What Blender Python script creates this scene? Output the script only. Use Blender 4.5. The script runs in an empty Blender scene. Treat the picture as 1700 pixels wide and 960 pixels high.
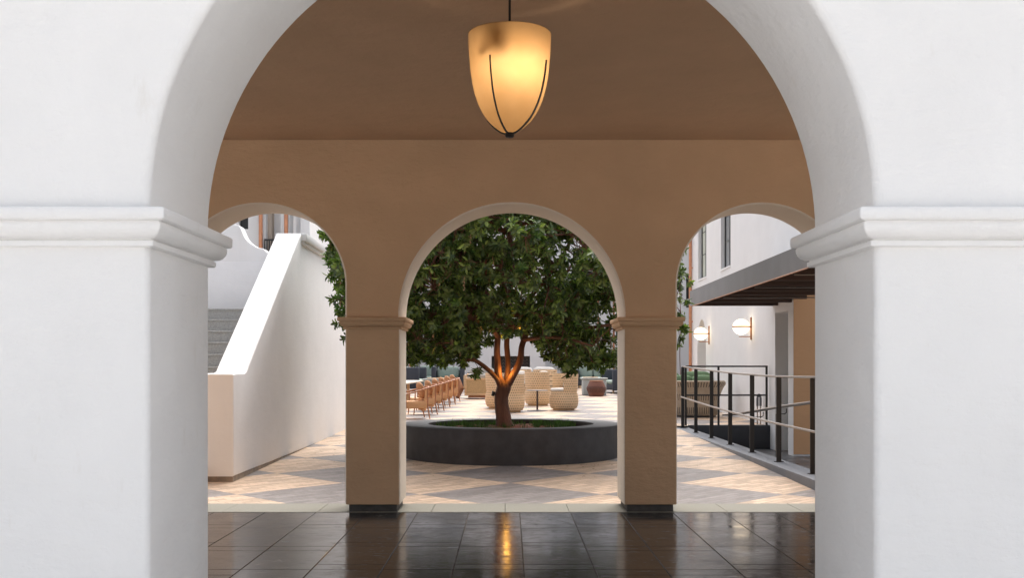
import bpy, math, random
from mathutils import Vector, Matrix, noise
R = math.radians
PI = math.pi
rnd = random.Random(7)
sc = bpy.context.scene
COL = sc.collection
H0 = 1.5                      # eye height
F = 1750.0

def gz(y):                    # courtyard paving height (gentle fall towards the portico)
    return max(0.0, (y - 11.5) * 0.0143)

# ------------------------------------------------------------------ mesh building
class MB:
    def __init__(s):
        s.v = []; s.f = []; s.m = []; s.mi = 0; s.M = None
    def add(s, vs, fs):
        n = len(s.v)
        if s.M is not None: vs = [s.M @ Vector(v) for v in vs]
        s.v.extend([tuple(v) for v in vs])
        for f in fs:
            s.f.append(tuple(i + n for i in f)); s.m.append(s.mi)
    def box(s, x0, x1, y0, y1, z0, z1, b=0.0):
        if b <= 0:
            vs = [(x, y, z) for z in (z0, z1) for y in (y0, y1) for x in (x0, x1)]
            s.add(vs, [(0,2,3,1),(4,5,7,6),(0,1,5,4),(2,6,7,3),(0,4,6,2),(1,3,7,5)])
            return
        # bevelled box: rounded-rect prism with chamfered top and bottom
        rings = []
        for (ins, z) in ((b, z0), (b*.3, z0+b*.3), (0, z0+b), (0, z1-b), (b*.3, z1-b*.3), (b, z1)):
            rings.append([(px, py, z) for px, py in rrect(x0+ins, x1-ins, y0+ins, y1-ins, max(b-ins*.5, b*.4), 3)])
        s.rings(rings, True, True, True)
    def rings(s, rings, closed=True, cap0=False, cap1=False):
        n = len(rings[0]); vs = [p for r in rings for p in r]; fs = []
        for i in range(len(rings)-1):
            for j in range(n if closed else n-1):
                a = i*n+j; b2 = i*n+(j+1) % n
                fs.append((a, b2, b2+n, a+n))
        if cap0: fs.append(tuple(range(n-1, -1, -1)))
        if cap1: fs.append(tuple((len(rings)-1)*n + j for j in range(n)))
        s.add(vs, fs)
    def tube(s, pts, rad, n=8, cap=True):
        pts = [Vector(p) for p in pts]
        if not isinstance(rad, (list, tuple)): rad = [rad]*len(pts)
        up = Vector((0, 0, 1)); rings = []; prev = None
        for i, p in enumerate(pts):
            d = (pts[min(i+1, len(pts)-1)] - pts[max(i-1, 0)]).normalized()
            if prev is None:
                u = d.cross(up)
                if u.length < .05: u = d.cross(Vector((1, 0, 0)))
                u.normalize()
            else:
                u = (prev - d*prev.dot(d)).normalized()
            prev = u; w = d.cross(u)
            rings.append([p + (u*math.cos(2*PI*k/n) + w*math.sin(2*PI*k/n))*rad[i] for k in range(n)])
        s.rings(rings, True, cap, cap)
    def lathe(s, prof, n=32, cx=0, cy=0, cap0=False, cap1=False):
        s.rings([[(cx+r*math.cos(2*PI*k/n), cy+r*math.sin(2*PI*k/n), z) for k in range(n)] for r, z in prof], True, cap0, cap1)
    def ball(s, c, rx, ry, rz, n=16, m=10):
        pr = []
        for i in range(m+1):
            a = -PI/2 + PI*i/m
            pr.append([(c[0]+rx*max(math.cos(a),.001)*math.cos(2*PI*k/n), c[1]+ry*max(math.cos(a),.001)*math.sin(2*PI*k/n), c[2]+rz*math.sin(a)) for k in range(n)])
        s.rings(pr, True, True, True)
    def cushion(s, c, sx, sy, sz, p=3.0, n=24, m=12):
        """superellipsoid pillow"""
        def se(v, e): return math.copysign(abs(v)**e, v)
        e = 2.0/p; pr = []
        for i in range(m+1):
            a = -PI/2 + PI*i/m
            ca = max(abs(math.cos(a)), .0005)**(e*1.2)
            pr.append([(c[0]+sx/2*ca*se(math.cos(2*PI*k/n), e), c[1]+sy/2*ca*se(math.sin(2*PI*k/n), e), c[2]+sz/2*se(math.sin(a), .9)) for k in range(n)])
        s.rings(pr, True, True, True)
    def build(s, name, mat, parent=None, angle=32, world=False):
        me = bpy.data.meshes.new(name)
        vs = s.v
        if world and parent is not None:
            o = parent.matrix_basis.translation
            vs = [(a-o[0], b-o[1], c-o[2]) for a, b, c in vs]
        me.from_pydata(vs, [], s.f)
        mats = mat if isinstance(mat, (list, tuple)) else [mat]
        for mm in mats: me.materials.append(mm)
        if len(mats) > 1: me.polygons.foreach_set('material_index', s.m)
        me.polygons.foreach_set('use_smooth', [True]*len(me.polygons))
        me.update()
        if angle < 180: me.set_sharp_from_angle(angle=R(angle))
        o = bpy.data.objects.new(name, me); COL.objects.link(o)
        if parent is not None: o.parent = parent
        return o

def rrect(x0, x1, y0, y1, r, k=4):
    pts = []
    for cx, cy, a0 in ((x1-r, y1-r, 0), (x0+r, y1-r, 90), (x0+r, y0+r, 180), (x1-r, y0+r, 270)):
        for i in range(k+1):
            a = R(a0 + 90*i/k); pts.append((cx+r*math.cos(a), cy+r*math.sin(a)))
    return pts

def thing(name, label, cat, loc=(0,0,0), rz=0, group=None):
    o = bpy.data.objects.new(name, None); COL.objects.link(o)
    o.empty_display_size = .2
    o.location = loc; o.rotation_euler = (0, 0, rz)
    o['label'] = label; o['category'] = cat
    if group: o['group'] = group
    return o
def tag(o, label, cat, group=None, kind=None):
    o['label'] = label; o['category'] = cat
    if group: o['group'] = group
    if kind: o['kind'] = kind
    return o
def structure(o, label=None, cat=None, kind='structure'):
    o['kind'] = kind
    if label: o['label'] = label
    if cat: o['category'] = cat
    return o
def dup(o, parent=None):
    c = o.copy(); COL.objects.link(c); c.parent = parent
    for ch in [x for x in bpy.data.objects if x.parent == o]: dup(ch, c)
    return c

# ------------------------------------------------------------------ materials
def nt(name):
    m = bpy.data.materials.new(name); m.use_nodes = True
    t = m.node_tree; t.nodes.clear()
    out = t.nodes.new('ShaderNodeOutputMaterial')
    return m, t, out
def N(t, kind, **kw):
    n = t.nodes.new(kind)
    for k, v in kw.items(): setattr(n, k, v)
    return n
def L(t, a, b): t.links.new(a, b)
def coords(t, scale=(1,1,1), rot=(0,0,0), kind='Object'):
    tc = N(t, 'ShaderNodeTexCoord'); mp = N(t, 'ShaderNodeMapping')
    mp.inputs['Scale'].default_value = scale; mp.inputs['Rotation'].default_value = rot
    L(t, tc.outputs[kind], mp.inputs['Vector']); return mp.outputs[0]
def noisen(t, vec, scale, detail=4, rough=.55):
    n = N(t, 'ShaderNodeTexNoise'); n.inputs['Scale'].default_value = scale
    n.inputs['Detail'].default_value = detail; n.inputs['Roughness'].default_value = rough
    L(t, vec, n.inputs['Vector']); return n.outputs['Fac']
def ramp(t, fac, stops):
    r = N(t, 'ShaderNodeValToRGB'); e = r.color_ramp.elements
    while len(e) < len(stops): e.new(.5)
    for i, (p, c) in enumerate(stops):
        e[i].position = p; e[i].color = c if len(c) == 4 else (*c, 1)
    L(t, fac, r.inputs[0]); return r.outputs[0]
def mixc(t, fac, a, b, mode='MIX'):
    m = N(t, 'ShaderNodeMix', data_type='RGBA', blend_type=mode)
    if isinstance(fac, (int, float)): m.inputs[0].default_value = fac
    else: L(t, fac, m.inputs[0])
    for i, x in ((6, a), (7, b)):
        if isinstance(x, (tuple, list)): m.inputs[i].default_value = x if len(x) == 4 else (*x, 1)
        else: L(t, x, m.inputs[i])
    return m.outputs[2]
def mathn(t, op, a, b=None, c=None):
    n = N(t, 'ShaderNodeMath', operation=op)
    for i, x in enumerate((a, b, c)):
        if x is None: continue
        if isinstance(x, (int, float)): n.inputs[i].default_value = x
        else: L(t, x, n.inputs[i])
    return n.outputs[0]
def bump(t, height, strength, dist, normal=None):
    b = N(t, 'ShaderNodeBump'); b.inputs['Strength'].default_value = strength
    b.inputs['Distance'].default_value = dist; L(t, height, b.inputs['Height'])
    if normal is not None: L(t, normal, b.inputs['Normal'])
    return b.outputs[0]
def plain(name, col, rough=.6, var=.12, nscale=6, bscale=0, bstr=.3, bdist=.004, metal=0, spec=.5, sheen=0, stretch=(1,1,1)):
    m, t, out = nt(name)
    p = N(t, 'ShaderNodeBsdfPrincipled'); L(t, p.outputs[0], out.inputs[0])
    v = coords(t, stretch)
    n = noisen(t, v, nscale, 5)
    lo = tuple(c*(1-var) for c in col); hi = tuple(min(1, c*(1+var)) for c in col)
    L(t, ramp(t, n, [(.3, lo), (.7, hi)]), p.inputs['Base Color'])
    p.inputs['Roughness'].default_value = rough; p.inputs['Metallic'].default_value = metal
    p.inputs['Specular IOR Level'].default_value = spec
    if sheen: p.inputs['Sheen Weight'].default_value = sheen
    if bscale: L(t, bump(t, noisen(t, v, bscale, 4), bstr, bdist), p.inputs['Normal'])
    return m
def stucco(name, col, bs=.5, stain=.05, low=None):
    """hand-trowelled painted plaster: fine sand grain, broad trowel unevenness, faint hairline marks"""
    m, t, out = nt(name)
    p = N(t, 'ShaderNodeBsdfPrincipled'); L(t, p.outputs[0], out.inputs[0])
    v = coords(t)
    broad = noisen(t, v, 1.3, 3); mid = noisen(t, v, 14, 5, .6); fine = noisen(t, v, 130, 4, .7)
    c = ramp(t, broad, [(.25, tuple(x*(1-stain) for x in col)), (.75, tuple(min(1, x*(1+stain*.5)) for x in col))])
    sp = ramp(t, noisen(t, coords(t, (1, 1, .35)), 9, 6, .7), [(.63, (1, 1, 1)), (.78, (.93, .915, .89))])
    c = mixc(t, 1.0, c, sp, 'MULTIPLY')
    L(t, c, p.inputs['Base Color'])
    p.inputs['Roughness'].default_value = .8; p.inputs['Specular IOR Level'].default_value = .25
    b1 = bump(t, broad, bs*.8, .07)
    trow = noisen(t, coords(t, (1, 1, 2.6), (0, .12, 0)), 5.5, 5, .62)
    b2 = bump(t, mid, bs, .008, bump(t, trow, bs, .016, b1))
    b3 = bump(t, fine, bs, .0024, b2)
    L(t, b3, p.inputs['Normal'])
    return m
WHITE = stucco('white_stucco', (.84, .83, .815), .5)
REVEAL_LIT = stucco('lit_reveal_stucco', (.76, .665, .56), .5)  # lighter copy: courtyard light painted into the reveals and pier sides
FACE_SHADED = stucco('shaded_face_stucco', (.64, .425, .262), .8, .10)  # tan copy of the same plaster: portico shade painted into the faces
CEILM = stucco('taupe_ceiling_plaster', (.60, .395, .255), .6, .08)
TANW = stucco('tan_stucco', (.64, .38, .21), .4)
WHITE2 = stucco('courtyard_white_stucco', (.835, .835, .84), .15)
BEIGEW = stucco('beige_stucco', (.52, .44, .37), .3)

# slate tiles of the portico
def slate(name, col=(.025, .0245, .0255), rlo=.07, rhi=.22, bs=.3):
    m, t, out = nt(name)
    p = N(t, 'ShaderNodeBsdfPrincipled'); L(t, p.outputs[0], out.inputs[0])
    v = coords(t); isl = N(t, 'ShaderNodeNewGeometry').outputs['Random Per Island']
    vv = N(t, 'ShaderNodeVectorMath', operation='ADD'); L(t, v, vv.inputs[0])
    cx = N(t, 'ShaderNodeCombineXYZ'); L(t, mathn(t, 'MULTIPLY', isl, 37.0), cx.inputs[2]); L(t, cx.outputs[0], vv.inputs[1])
    v = vv.outputs[0]
    a = noisen(t, v, 2.2, 6, .6); b = noisen(t, v, 30, 6, .65)
    base = ramp(t, a, [(.3, tuple(c*.7 for c in col)), (.7, tuple(c*1.35 for c in col))])
    tint = ramp(t, isl, [(0, (.75, .8, .88)), (.5, (1, .97, .95)), (1, (1.4, 1.3, 1.22))])
    base = mixc(t, 1.0, base, tint, 'MULTIPLY')
    pits = ramp(t, noisen(t, coords(t, (.5, 1.6, 1)), 13, 7, .75), [(.56, (0, 0, 0)), (.66, (1, 1, 1))])
    L(t, mixc(t, mathn(t, 'MULTIPLY', pits, .55), base, (.095, .082, .076)), p.inputs['Base Color'])
    rr = N(t, 'ShaderNodeMapRange'); L(t, a, rr.inputs[0]); rr.inputs[1].default_value = .3; rr.inputs[2].default_value = .7
    rr.inputs[3].default_value = rlo; rr.inputs[4].default_value = rhi
    L(t, mathn(t, 'ADD', rr.outputs[0], mathn(t, 'MULTIPLY', pits, .25)), p.inputs['Roughness'])
    p.inputs['Specular IOR Level'].default_value = .40
    b0 = bump(t, noisen(t, v, 3.5, 3), bs, .004)
    L(t, bump(t, b, bs*.5, .0012, bump(t, pits, bs*.6, -.0012, b0)), p.inputs['Normal'])
    return m
SLATE = slate('slate_tile')
SLATE2 = slate('blue_slate_tile', (.075, .078, .085), .25, .5)
GROUT = plain('grout', (.10, .09, .08), .9, .3, 40, 80)
CONC = plain('threshold_concrete', (.235, .225, .185), .75, .10, 60, 150, .5, .002)
CONC2 = plain('step_concrete', (.36, .37, .365), .8, .22, 45, 120, .4, .003)
KERB = plain('grey_painted_concrete', (.17, .18, .20), .7, .08, 5, 40, .4, .003)
PLNT = plain('charcoal_planter_plaster', (.027, .0265, .030), .62, .36, 4.5, 26, .35, .004)
BLKM = plain('black_painted_steel', (.010, .010, .011), .4, .1, 10)
STEEL = plain('brushed_steel', (.33, .28, .24), .30, .1, 20, metal=1)
COPPER = plain('copper_pipe', (.66, .30, .17), .38, .12, 8, metal=.6)
COPPERB = plain('copper_bracket', (.45, .20, .09), .35, .1, 8, metal=.8)
PLINTHM = plain('dark_stone_plinth', (.075, .068, .062), .7, .3, 12, 60, .6, .004)
FOOTM = plain('wall_footing_concrete', (.26, .21, .165), .8, .25, 8, 60, .5, .004)

# chequered clay paving
def paving():
    m, t, out = nt('chequered_clay_paving')
    p = N(t, 'ShaderNodeBsdfPrincipled'); L(t, p.outputs[0], out.inputs[0])
    tc = N(t, 'ShaderNodeTexCoord'); sep = N(t, 'ShaderNodeSeparateXYZ'); L(t, tc.outputs['Object'], sep.inputs[0])
    D = 2.118
    X = mathn(t, 'DIVIDE', mathn(t, 'SUBTRACT', sep.outputs[0], .02), D)
    Y = mathn(t, 'DIVIDE', mathn(t, 'SUBTRACT', sep.outputs[1], 13.31), D)
    a = mathn(t, 'ADD', X, Y); b = mathn(t, 'SUBTRACT', X, Y)
    wob = mathn(t, 'MULTIPLY', mathn(t, 'SUBTRACT', noisen(t, tc.outputs['Object'], 9, 2), .5), .012)
    a2 = mathn(t, 'ADD', a, wob); b2 = mathn(t, 'ADD', b, wob)
    par = mathn(t, 'PINGPONG', mathn(t, 'ADD', mathn(t, 'FLOOR', a2), mathn(t, 'FLOOR', b2)), 1)  # 0 even, 1 odd
    cmb = N(t, 'ShaderNodeCombineXYZ')
    L(t, mathn(t, 'MULTIPLY', a, D*.7071), cmb.inputs[0]); L(t, mathn(t, 'MULTIPLY', b, D*.7071), cmb.inputs[1])
    br = N(t, 'ShaderNodeTexBrick'); L(t, cmb.outputs[0], br.inputs['Vector'])
    br.inputs['Scale'].default_value = 1; br.inputs['Brick Width'].default_value = .3; br.inputs['Row Height'].default_value = .1
    br.inputs['Mortar Size'].default_value = .006; br.inputs['Mortar Smooth'].default_value = .3; br.inputs['Bias'].default_value = 0
    br.inputs['Color1'].default_value = (.36, .36, .36, 1); br.inputs['Color2'].default_value = (.66, .66, .66, 1); br.inputs['Mortar'].default_value = (.5, .5, .5, 1)
    vr = N(t, 'ShaderNodeTexVoronoi'); vr.inputs['Scale'].default_value = 3.0; L(t, cmb.outputs[0], vr.inputs['Vector'])
    n1 = noisen(t, tc.outputs['Object'], 1.1, 5, .6); n2 = noisen(t, tc.outputs['Object'], 26, 6, .7)
    warm = mixc(t, n1, (.47, .345, .24), (.55, .42, .31))
    warm = mixc(t, mathn(t, 'MULTIPLY', mathn(t, 'SUBTRACT', n2, .35), .6), warm, (.42, .24, .14))
    grey = mixc(t, n1, (.175, .155, .150), (.25, .228, .22))
    grey = mixc(t, mathn(t, 'MULTIPLY', mathn(t, 'SUBTRACT', n2, .35), .6), grey, (.15, .12, .11))
    c = mixc(t, par, warm, grey)
    c = mixc(t, .75, c, br.outputs['Color'], 'OVERLAY')
    c = mixc(t, 1.0, c, ramp(t, noisen(t, coords(t, (1, 1.3, 1)), 6, 7, .75), [(.30, (.90, .885, .87)), (.58, (1.04, 1.04, 1.04))]), 'MULTIPLY')
    c = mixc(t, mathn(t, 'MULTIPLY', br.outputs['Fac'], .7), c, (.14, .10, .075))
    # small fallen debris
    v2 = N(t, 'ShaderNodeTexVoronoi'); v2.inputs['Scale'].default_value = 13; L(t, tc.outputs['Object'], v2.inputs['Vector'])
    deb = mathn(t, 'LESS_THAN', v2.outputs['Distance'], .05)
    c = mixc(t, mathn(t, 'MULTIPLY', deb, .8), c, (.12, .07, .04))
    L(t, c, p.inputs['Base Color'])
    rr = N(t, 'ShaderNodeMapRange'); L(t, n2, rr.inputs[0]); rr.inputs[3].default_value = .4; rr.inputs[4].default_value = .8
    L(t, rr.outputs[0], p.inputs['Roughness']); p.inputs['Specular IOR Level'].default_value = .4
    h = mathn(t, 'SUBTRACT', mathn(t, 'MULTIPLY', n2, .4), br.outputs['Fac'])
    L(t, bump(t, h, .6, .004), p.inputs['Normal'])
    return m
PAVE = paving()

def leafmat(name, lo, hi, rough=.38):
    m, t, out = nt(name)
    p = N(t, 'ShaderNodeBsdfPrincipled')
    isl = N(t, 'ShaderNodeNewGeometry').outputs['Random Per Island']
    mid = tuple((a+b)*.45 for a, b in zip(lo, hi))
    c = ramp(t, isl, [(0, lo), (.6, mid), (.93, hi), (1, tuple(x*1.5 for x in hi))])
    L(t, c, p.inputs['Base Color']); p.inputs['Roughness'].default_value = rough
    tr = N(t, 'ShaderNodeBsdfTranslucent'); L(t, mixc(t, 1, c, (1.3, 1.5, .5), 'MULTIPLY'), tr.inputs[0])
    mx = N(t, 'ShaderNodeMixShader'); mx.inputs[0].default_value = .28
    L(t, p.outputs[0], mx.inputs[1]); L(t, tr.outputs[0], mx.inputs[2]); L(t, mx.outputs[0], out.inputs[0])
    return m
LEAF = leafmat('evergreen_leaf', (.032, .068, .020), (.22, .31, .085), .28)
LEAFL = leafmat('young_leaf', (.07, .17, .045), (.15, .28, .07))
GRASSM = leafmat('grass_blade', (.018, .055, .010), (.055, .13, .022), .5)
BARK = plain('reddish_bark', (.150, .062, .036), .6, .5, 9, 34, .9, .02, stretch=(1, 1, .25))
MULCH = plain('bark_mulch', (.22, .065, .03), .9, .5, 40, 55, 1, .03)
BLOSM = plain('pale_blossom', (.55, .33, .20), .6, .3, 30)

CAN = plain('tan_canvas', (.64, .35, .17), .75, .06, 10, 200, .2, .001)
WOODR = plain('reddish_teak', (.40, .175, .085), .45, .15, 14, stretch=(1, 1, .2))
WOODL = plain('pale_oak', (.62, .40, .22), .5, .12, 12, stretch=(.3, 1, 1))
PILB = plain('brown_cushion', (.42, .20, .09), .8, .18, 18, 60, .5, .01)
CUSHW = plain('white_cushion', (.78, .75, .70), .85, .05, 6, 30, .3, .01)
CUSHG = plain('grey_cushion', (.42, .40, .36), .85, .08, 8, 40, .3, .01)
CUSHS = plain('sage_cushion', (.30, .37, .32), .85, .10, 8, 30, .3, .01)
CUSHGR = plain('green_cushion', (.15, .24, .13), .85, .12, 8, 30, .3, .01)
NAVY = plain('charcoal_woven', (.045, .052, .068), .75, .12, 10, 90, .4, .004)
STONE = plain('pale_stone', (.46, .49, .47), .7, .08, 60, 90, .3, .002)
WINGL = plain('window_glass', (.30, .32, .33), .08, .1, 1)
CURT = plain('window_curtain', (.50, .53, .46), .7, .05, 3)
DARKIN = plain('fireplace_tile', (.045, .036, .032), .6, .3, 9, 20, .6, .02)
AWN = plain('grey_awning_canvas', (.25, .25, .255), .8, .05, 2, 200, .2, .001)
AWNU = plain('awning_soffit_timber', (.045, .018, .008), .6, .3, 5, stretch=(.2, 3, 1))
SOCK = plain('lamp_socket', (.3, .2, .1), .5)
ROPE = None
def weave(name, ca, cb, sz, sa, hole=.30, amt=1.0):
    """woven cane with a regular grid of small openings, in cylindrical object coordinates"""
    m, t, out = nt(name)
    p = N(t, 'ShaderNodeBsdfPrincipled'); L(t, p.outputs[0], out.inputs[0])
    tc = N(t, 'ShaderNodeTexCoord'); sep = N(t, 'ShaderNodeSeparateXYZ'); L(t, tc.outputs['Object'], sep.inputs[0])
    ang = mathn(t, 'MULTIPLY', mathn(t, 'ARCTAN2', sep.outputs[1], sep.outputs[0]), sa)
    zz = mathn(t, 'MULTIPLY', sep.outputs[2], sz)
    row = mathn(t, 'FLOOR', zz)
    fa = mathn(t, 'ABSOLUTE', mathn(t, 'SUBTRACT', mathn(t, 'FRACT', mathn(t, 'ADD', ang, mathn(t, 'MULTIPLY', row, .5))), .5))
    fz = mathn(t, 'ABSOLUTE', mathn(t, 'SUBTRACT', mathn(t, 'FRACT', zz), .5))
    hol = mathn(t, 'MULTIPLY', mathn(t, 'LESS_THAN', fa, hole), mathn(t, 'LESS_THAN', fz, .24))
    n = noisen(t, tc.outputs['Object'], 14, 4)
    c = mixc(t, n, ca, cb)
    c = mixc(t, mathn(t, 'MULTIPLY', hol, amt), c, tuple(x*.22 for x in ca))
    L(t, c, p.inputs['Base Color']); p.inputs['Roughness'].default_value = .6
    L(t, bump(t, hol, .8, -.008), p.inputs['Normal'])
    return m
CANE = weave('woven_cane', (.70, .48, .28), (.84, .62, .40), 14, 7, .2, .75)
ROPEG = weave('woven_rope_beige', (.30, .23, .16), (.46, .38, .29), 3, 9, .16)
ROPEB = weave('woven_rope_brown', (.15, .06, .04), (.24, .10, .065), 2, 30, .2)
CANEP = plain('rattan_panel', (.50, .33, .16), .6, .2, 30, 120, .6, .004)

def emit(name, col, s):
    m, t, out = nt(name); e = N(t, 'ShaderNodeEmission'); e.inputs[0].default_value = (*col, 1); e.inputs[1].default_value = s
    L(t, e.outputs[0], out.inputs[0]); return m
GLOBE = emit('lit_opal_globe', (1, .80, .55), 1.6)
BULB = emit('lit_bulb', (1, .72, .38), 12.0)
def shade_glass():
    m, t, out = nt('amber_frosted_glass')
    p = N(t, 'ShaderNodeBsdfPrincipled'); p.inputs['Base Color'].default_value = (.35, .22, .10, 1); p.inputs['Roughness'].default_value = .35
    tr = N(t, 'ShaderNodeBsdfTranslucent')
    n = noisen(t, coords(t), 5, 3)
    L(t, ramp(t, n, [(.3, (.24, .145, .065)), (.7, (.28, .175, .085))]), tr.inputs[0])
    mx = N(t, 'ShaderNodeMixShader'); mx.inputs[0].default_value = .75
    L(t, p.outputs[0], mx.inputs[1]); L(t, tr.outputs[0], mx.inputs[2]); L(t, mx.outputs[0], out.inputs[0])
    return m
AMBER = shade_glass()

# ------------------------------------------------------------------ setting: ground
g = MB(); g.add([(-300, -300, -.40), (300, -300, -.40), (300, 300, -.40), (-300, 300, -.40)], [(0, 1, 2, 3)])
structure(g.build('ground', plain('compacted_ground', (.30, .27, .23), .9, .15, 1)))
g = MB(); g.box(-6.0, 6.0, 3.3, 10.826, -.38, -.006)
structure(g.build('grout_bed', GROUT))
g = MB(); g.box(-30, 30, -30, 3.296, -.38, -.002)
structure(g.build('forecourt_bounce_paving', plain('pale_bounce_paving', (.78, .76, .73), .7, .06, 3, 60, .4, .003)))  # unseen ground, pale tone put in to bounce light into the portico

def tiles(mb, x0, x1, y0, y1, z0, ztop, b, tilt=.0008):
    z = ztop
    dz = [rnd.uniform(-tilt, tilt) for _ in range(4)]
    o = [(x0, y0), (x1, y0), (x1, y1), (x0, y1)]
    i = [(x0+b, y0+b), (x1-b, y0+b), (x1-b, y1-b), (x0+b, y1-b)]
    vs = [(px, py, z0) for px, py in o] + [(px, py, z-b*1.0+d) for (px, py), d in zip(o, dz)] + [(px, py, z+d) for (px, py), d in zip(i, dz)]
    fs = [(8, 9, 10, 11)]
    for k in range(4):
        q = (k+1) % 4
        fs += [(k, q, q+4, k+4), (k+4, q+4, q+8, k+8)]
    mb.add(vs, fs)
fl = MB()
xs = [.110 + .5225*k for k in range(-11, 12)]
for ci in range(len(xs)-1):
    base = 9.78; joints = []
    for k in range(-13, 2):
        y = base + k*1.0
        r = rnd.random()
        joints.append(y + rnd.uniform(-.006, .006))
        if r < .42: joints.append(y + .20)
        elif r < .62: joints.append(y - .21)
    joints = sorted(j for j in joints if 3.5 < j < 10.7)
    joints = [3.3] + joints + [10.822]
    for a, b in zip(joints, joints[1:]):
        if b - a < .1: continue
        g2 = .0035
        tiles(fl, xs[ci]+g2, xs[ci+1]-g2, a+g2, b-g2, -.02, 0.0, .0022, .0004)
structure(fl.build('portico_floor', SLATE, angle=15), 'dark polished slate tile floor of the portico', 'floor')
th = MB()
x = -4.9
for w in [1.05, .9, .98, .55, .62, .76, .66, .77, .86, .78, .7, .6, .95, .95]:
    tiles(th, x+.002, x+w-.002, 10.83, 11.497, -.02, .004, .003); x += w
structure(th.build('threshold_strip', CONC, angle=15), 'pale concrete threshold strip between slate and clay paving', 'paving strip')

pv = MB()
def pave_sheet(x0, x1, y0, y1):
    pv.add([(x0, y0, gz(y0)+.001), (x1, y0, gz(y0)+.001), (x1, y1, gz(y1)+.001), (x0, y1, gz(y1)+.001)], [(0, 1, 2, 3)])
pave_sheet(-25, 3.66, 11.5, 23.55)
pave_sheet(-25, 16, 23.55, 60)
structure(pv.build('courtyard_paving', PAVE, angle=180), 'courtyard paving in beige and grey clay diamonds', 'paving')

# sunken slate entry floor at the right
sf = MB()
for i in range(10):
    for j in range(14):
        tiles(sf, 3.98+i*.62+.004, 3.98+(i+1)*.62-.004, 11.6+j*.86+.004, 11.6+(j+1)*.86-.004, -.36, -.33, .004)
structure(sf.build('entry_floor', SLATE2, angle=15), 'sunken grey slate floor behind the railing', 'floor')

# ------------------------------------------------------------------ arcade walls
def archwall(mb, x0, x1, y0, y1, zb, zt, arches, r=.025, K=5, seg=40):
    """wall from zb to zt with arches (cx, half width, rise, spring height); edges rounded by r"""
    xcur = x0
    for (cx, a, b, zs) in arches:
        pts = []
        if zs > zb + 1e-4: pts.append((cx-a, zb, -1, 0))
        for i in range(seg+1):
            t = PI - PI*i/seg
            nx, nz = math.cos(t)*b, math.sin(t)*a; l = math.hypot(nx, nz)
            pts.append((cx+a*math.cos(t), zs+b*math.sin(t), nx/l, nz/l))
        if zs > zb + 1e-4: pts.append((cx+a, zb, 1, 0))
        prof = []
        for k in range(K+1):
            ph = PI/2*k/K; prof.append((r*(1-math.sin(ph)), y0+r*(1-math.cos(ph))))
        for k in range(K+1):
            ph = PI/2*(1-k/K); prof.append((r*(1-math.sin(ph)), y1-r*(1-math.cos(ph))))
        mb.mi = 1; mb.rings([[(px+nx*o, yy, pz+nz*o) for (px, pz, nx, nz) in pts] for (o, yy) in prof], False); mb.mi = 0
        off = [(px+nx*r, pz+nz*r) for (px, pz, nx, nz) in pts]
        for yy, flip in ((y0, False), (y1, True)):
            vs = []; fs = []
            for (px, pz) in off: vs += [(px, yy, pz), (px, yy, zt)]
            for i in range(len(off)-1):
                if abs(off[i+1][0]-off[i][0]) < 1e-6: continue
                q = (2*i, 2*i+2, 2*i+3, 2*i+1)
                fs.append(q[::-1] if flip else q)
            mb.add(vs, fs)
        xe = cx-a-r
        rect(mb, xcur, xe, y0, y1, zb, zt); xcur = cx+a+r
    rect(mb, xcur, x1, y0, y1, zb, zt)
    mb.add([(x0, y0, zt), (x1, y0, zt), (x1, y1, zt), (x0, y1, zt)], [(0, 1, 2, 3)])
    mb.add([(x0, y0, zb), (x0, y1, zb), (x0, y1, zt), (x0, y0, zt)], [(0, 1, 2, 3)][::-1])
    mb.add([(x1, y0, zb), (x1, y1, zb), (x1, y1, zt), (x1, y0, zt)], [(0, 1, 2, 3)])
def rect(mb, xa, xb, y0, y1, zb, zt):
    if xb - xa < 1e-4: return
    mb.add([(xa, y0, zb), (xb, y0, zb), (xb, y0, zt), (xa, y0, zt)], [(0, 1, 2, 3)])
    mb.add([(xa, y1, zb), (xb, y1, zb), (xb, y1, zt), (xa, y1, zt)], [(3, 2, 1, 0)])

IMP = [(-.01, 1.884), (.016, 1.884), (.021, 1.888), (.021, 1.903), (.013, 1.907), (.015, 1.910), (.029, 1.912), (.041, 1.919), (.050, 1.930), (.055, 1.943), (.056, 1.956), (.052, 1.963),
       (.068, 1.965), (.072, 1.970), (.0725, 1.998), (.069, 2.004), (.062, 2.0065), (-.01, 2.008)]
def pier(parent, x0, x1, y0, y1, mat, zb=.08, label=None, mat_i=None, plinth=True):
    m = MB(); two = isinstance(mat, list)
    rr = []
    for z in (zb, zb+.004, 1.0, 1.99):
        ins = .004 if z == zb else 0
        rr.append([(a, b, z) for a, b in rrect(x0+ins, x1-ins, y0+ins, y1-ins, .025, 5)])
    m.rings(rr, True, True, True)
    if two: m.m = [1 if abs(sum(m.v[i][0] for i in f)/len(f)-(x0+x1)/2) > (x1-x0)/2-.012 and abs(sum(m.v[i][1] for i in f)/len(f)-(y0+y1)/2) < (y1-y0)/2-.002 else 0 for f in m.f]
    o = m.build('pier', mat, parent, world=True)
    if two: mat = mat[0]
    if label: o['label'] = label
    c = MB()
    c.rings([[(a, b, z) for a, b in rrect(x0-p, x1+p, y0-p, y1+p, .007 if p > 0 else .02, 3)] for p, z in IMP], True, False, False)
    cc = c.build('impost_moulding', mat_i or mat, o, angle=40)
    cc.location = tuple(-v for v in parent.matrix_basis.translation)
    if plinth:
        q = MB(); q.box(x0+.035, x1-.035, y0+.035, y1-.035, -.004, zb-.001, .006)
        qq = q.build('plinth', PLINTHM, o); qq.location = tuple(-v for v in parent.matrix_basis.translation)
    return o

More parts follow.
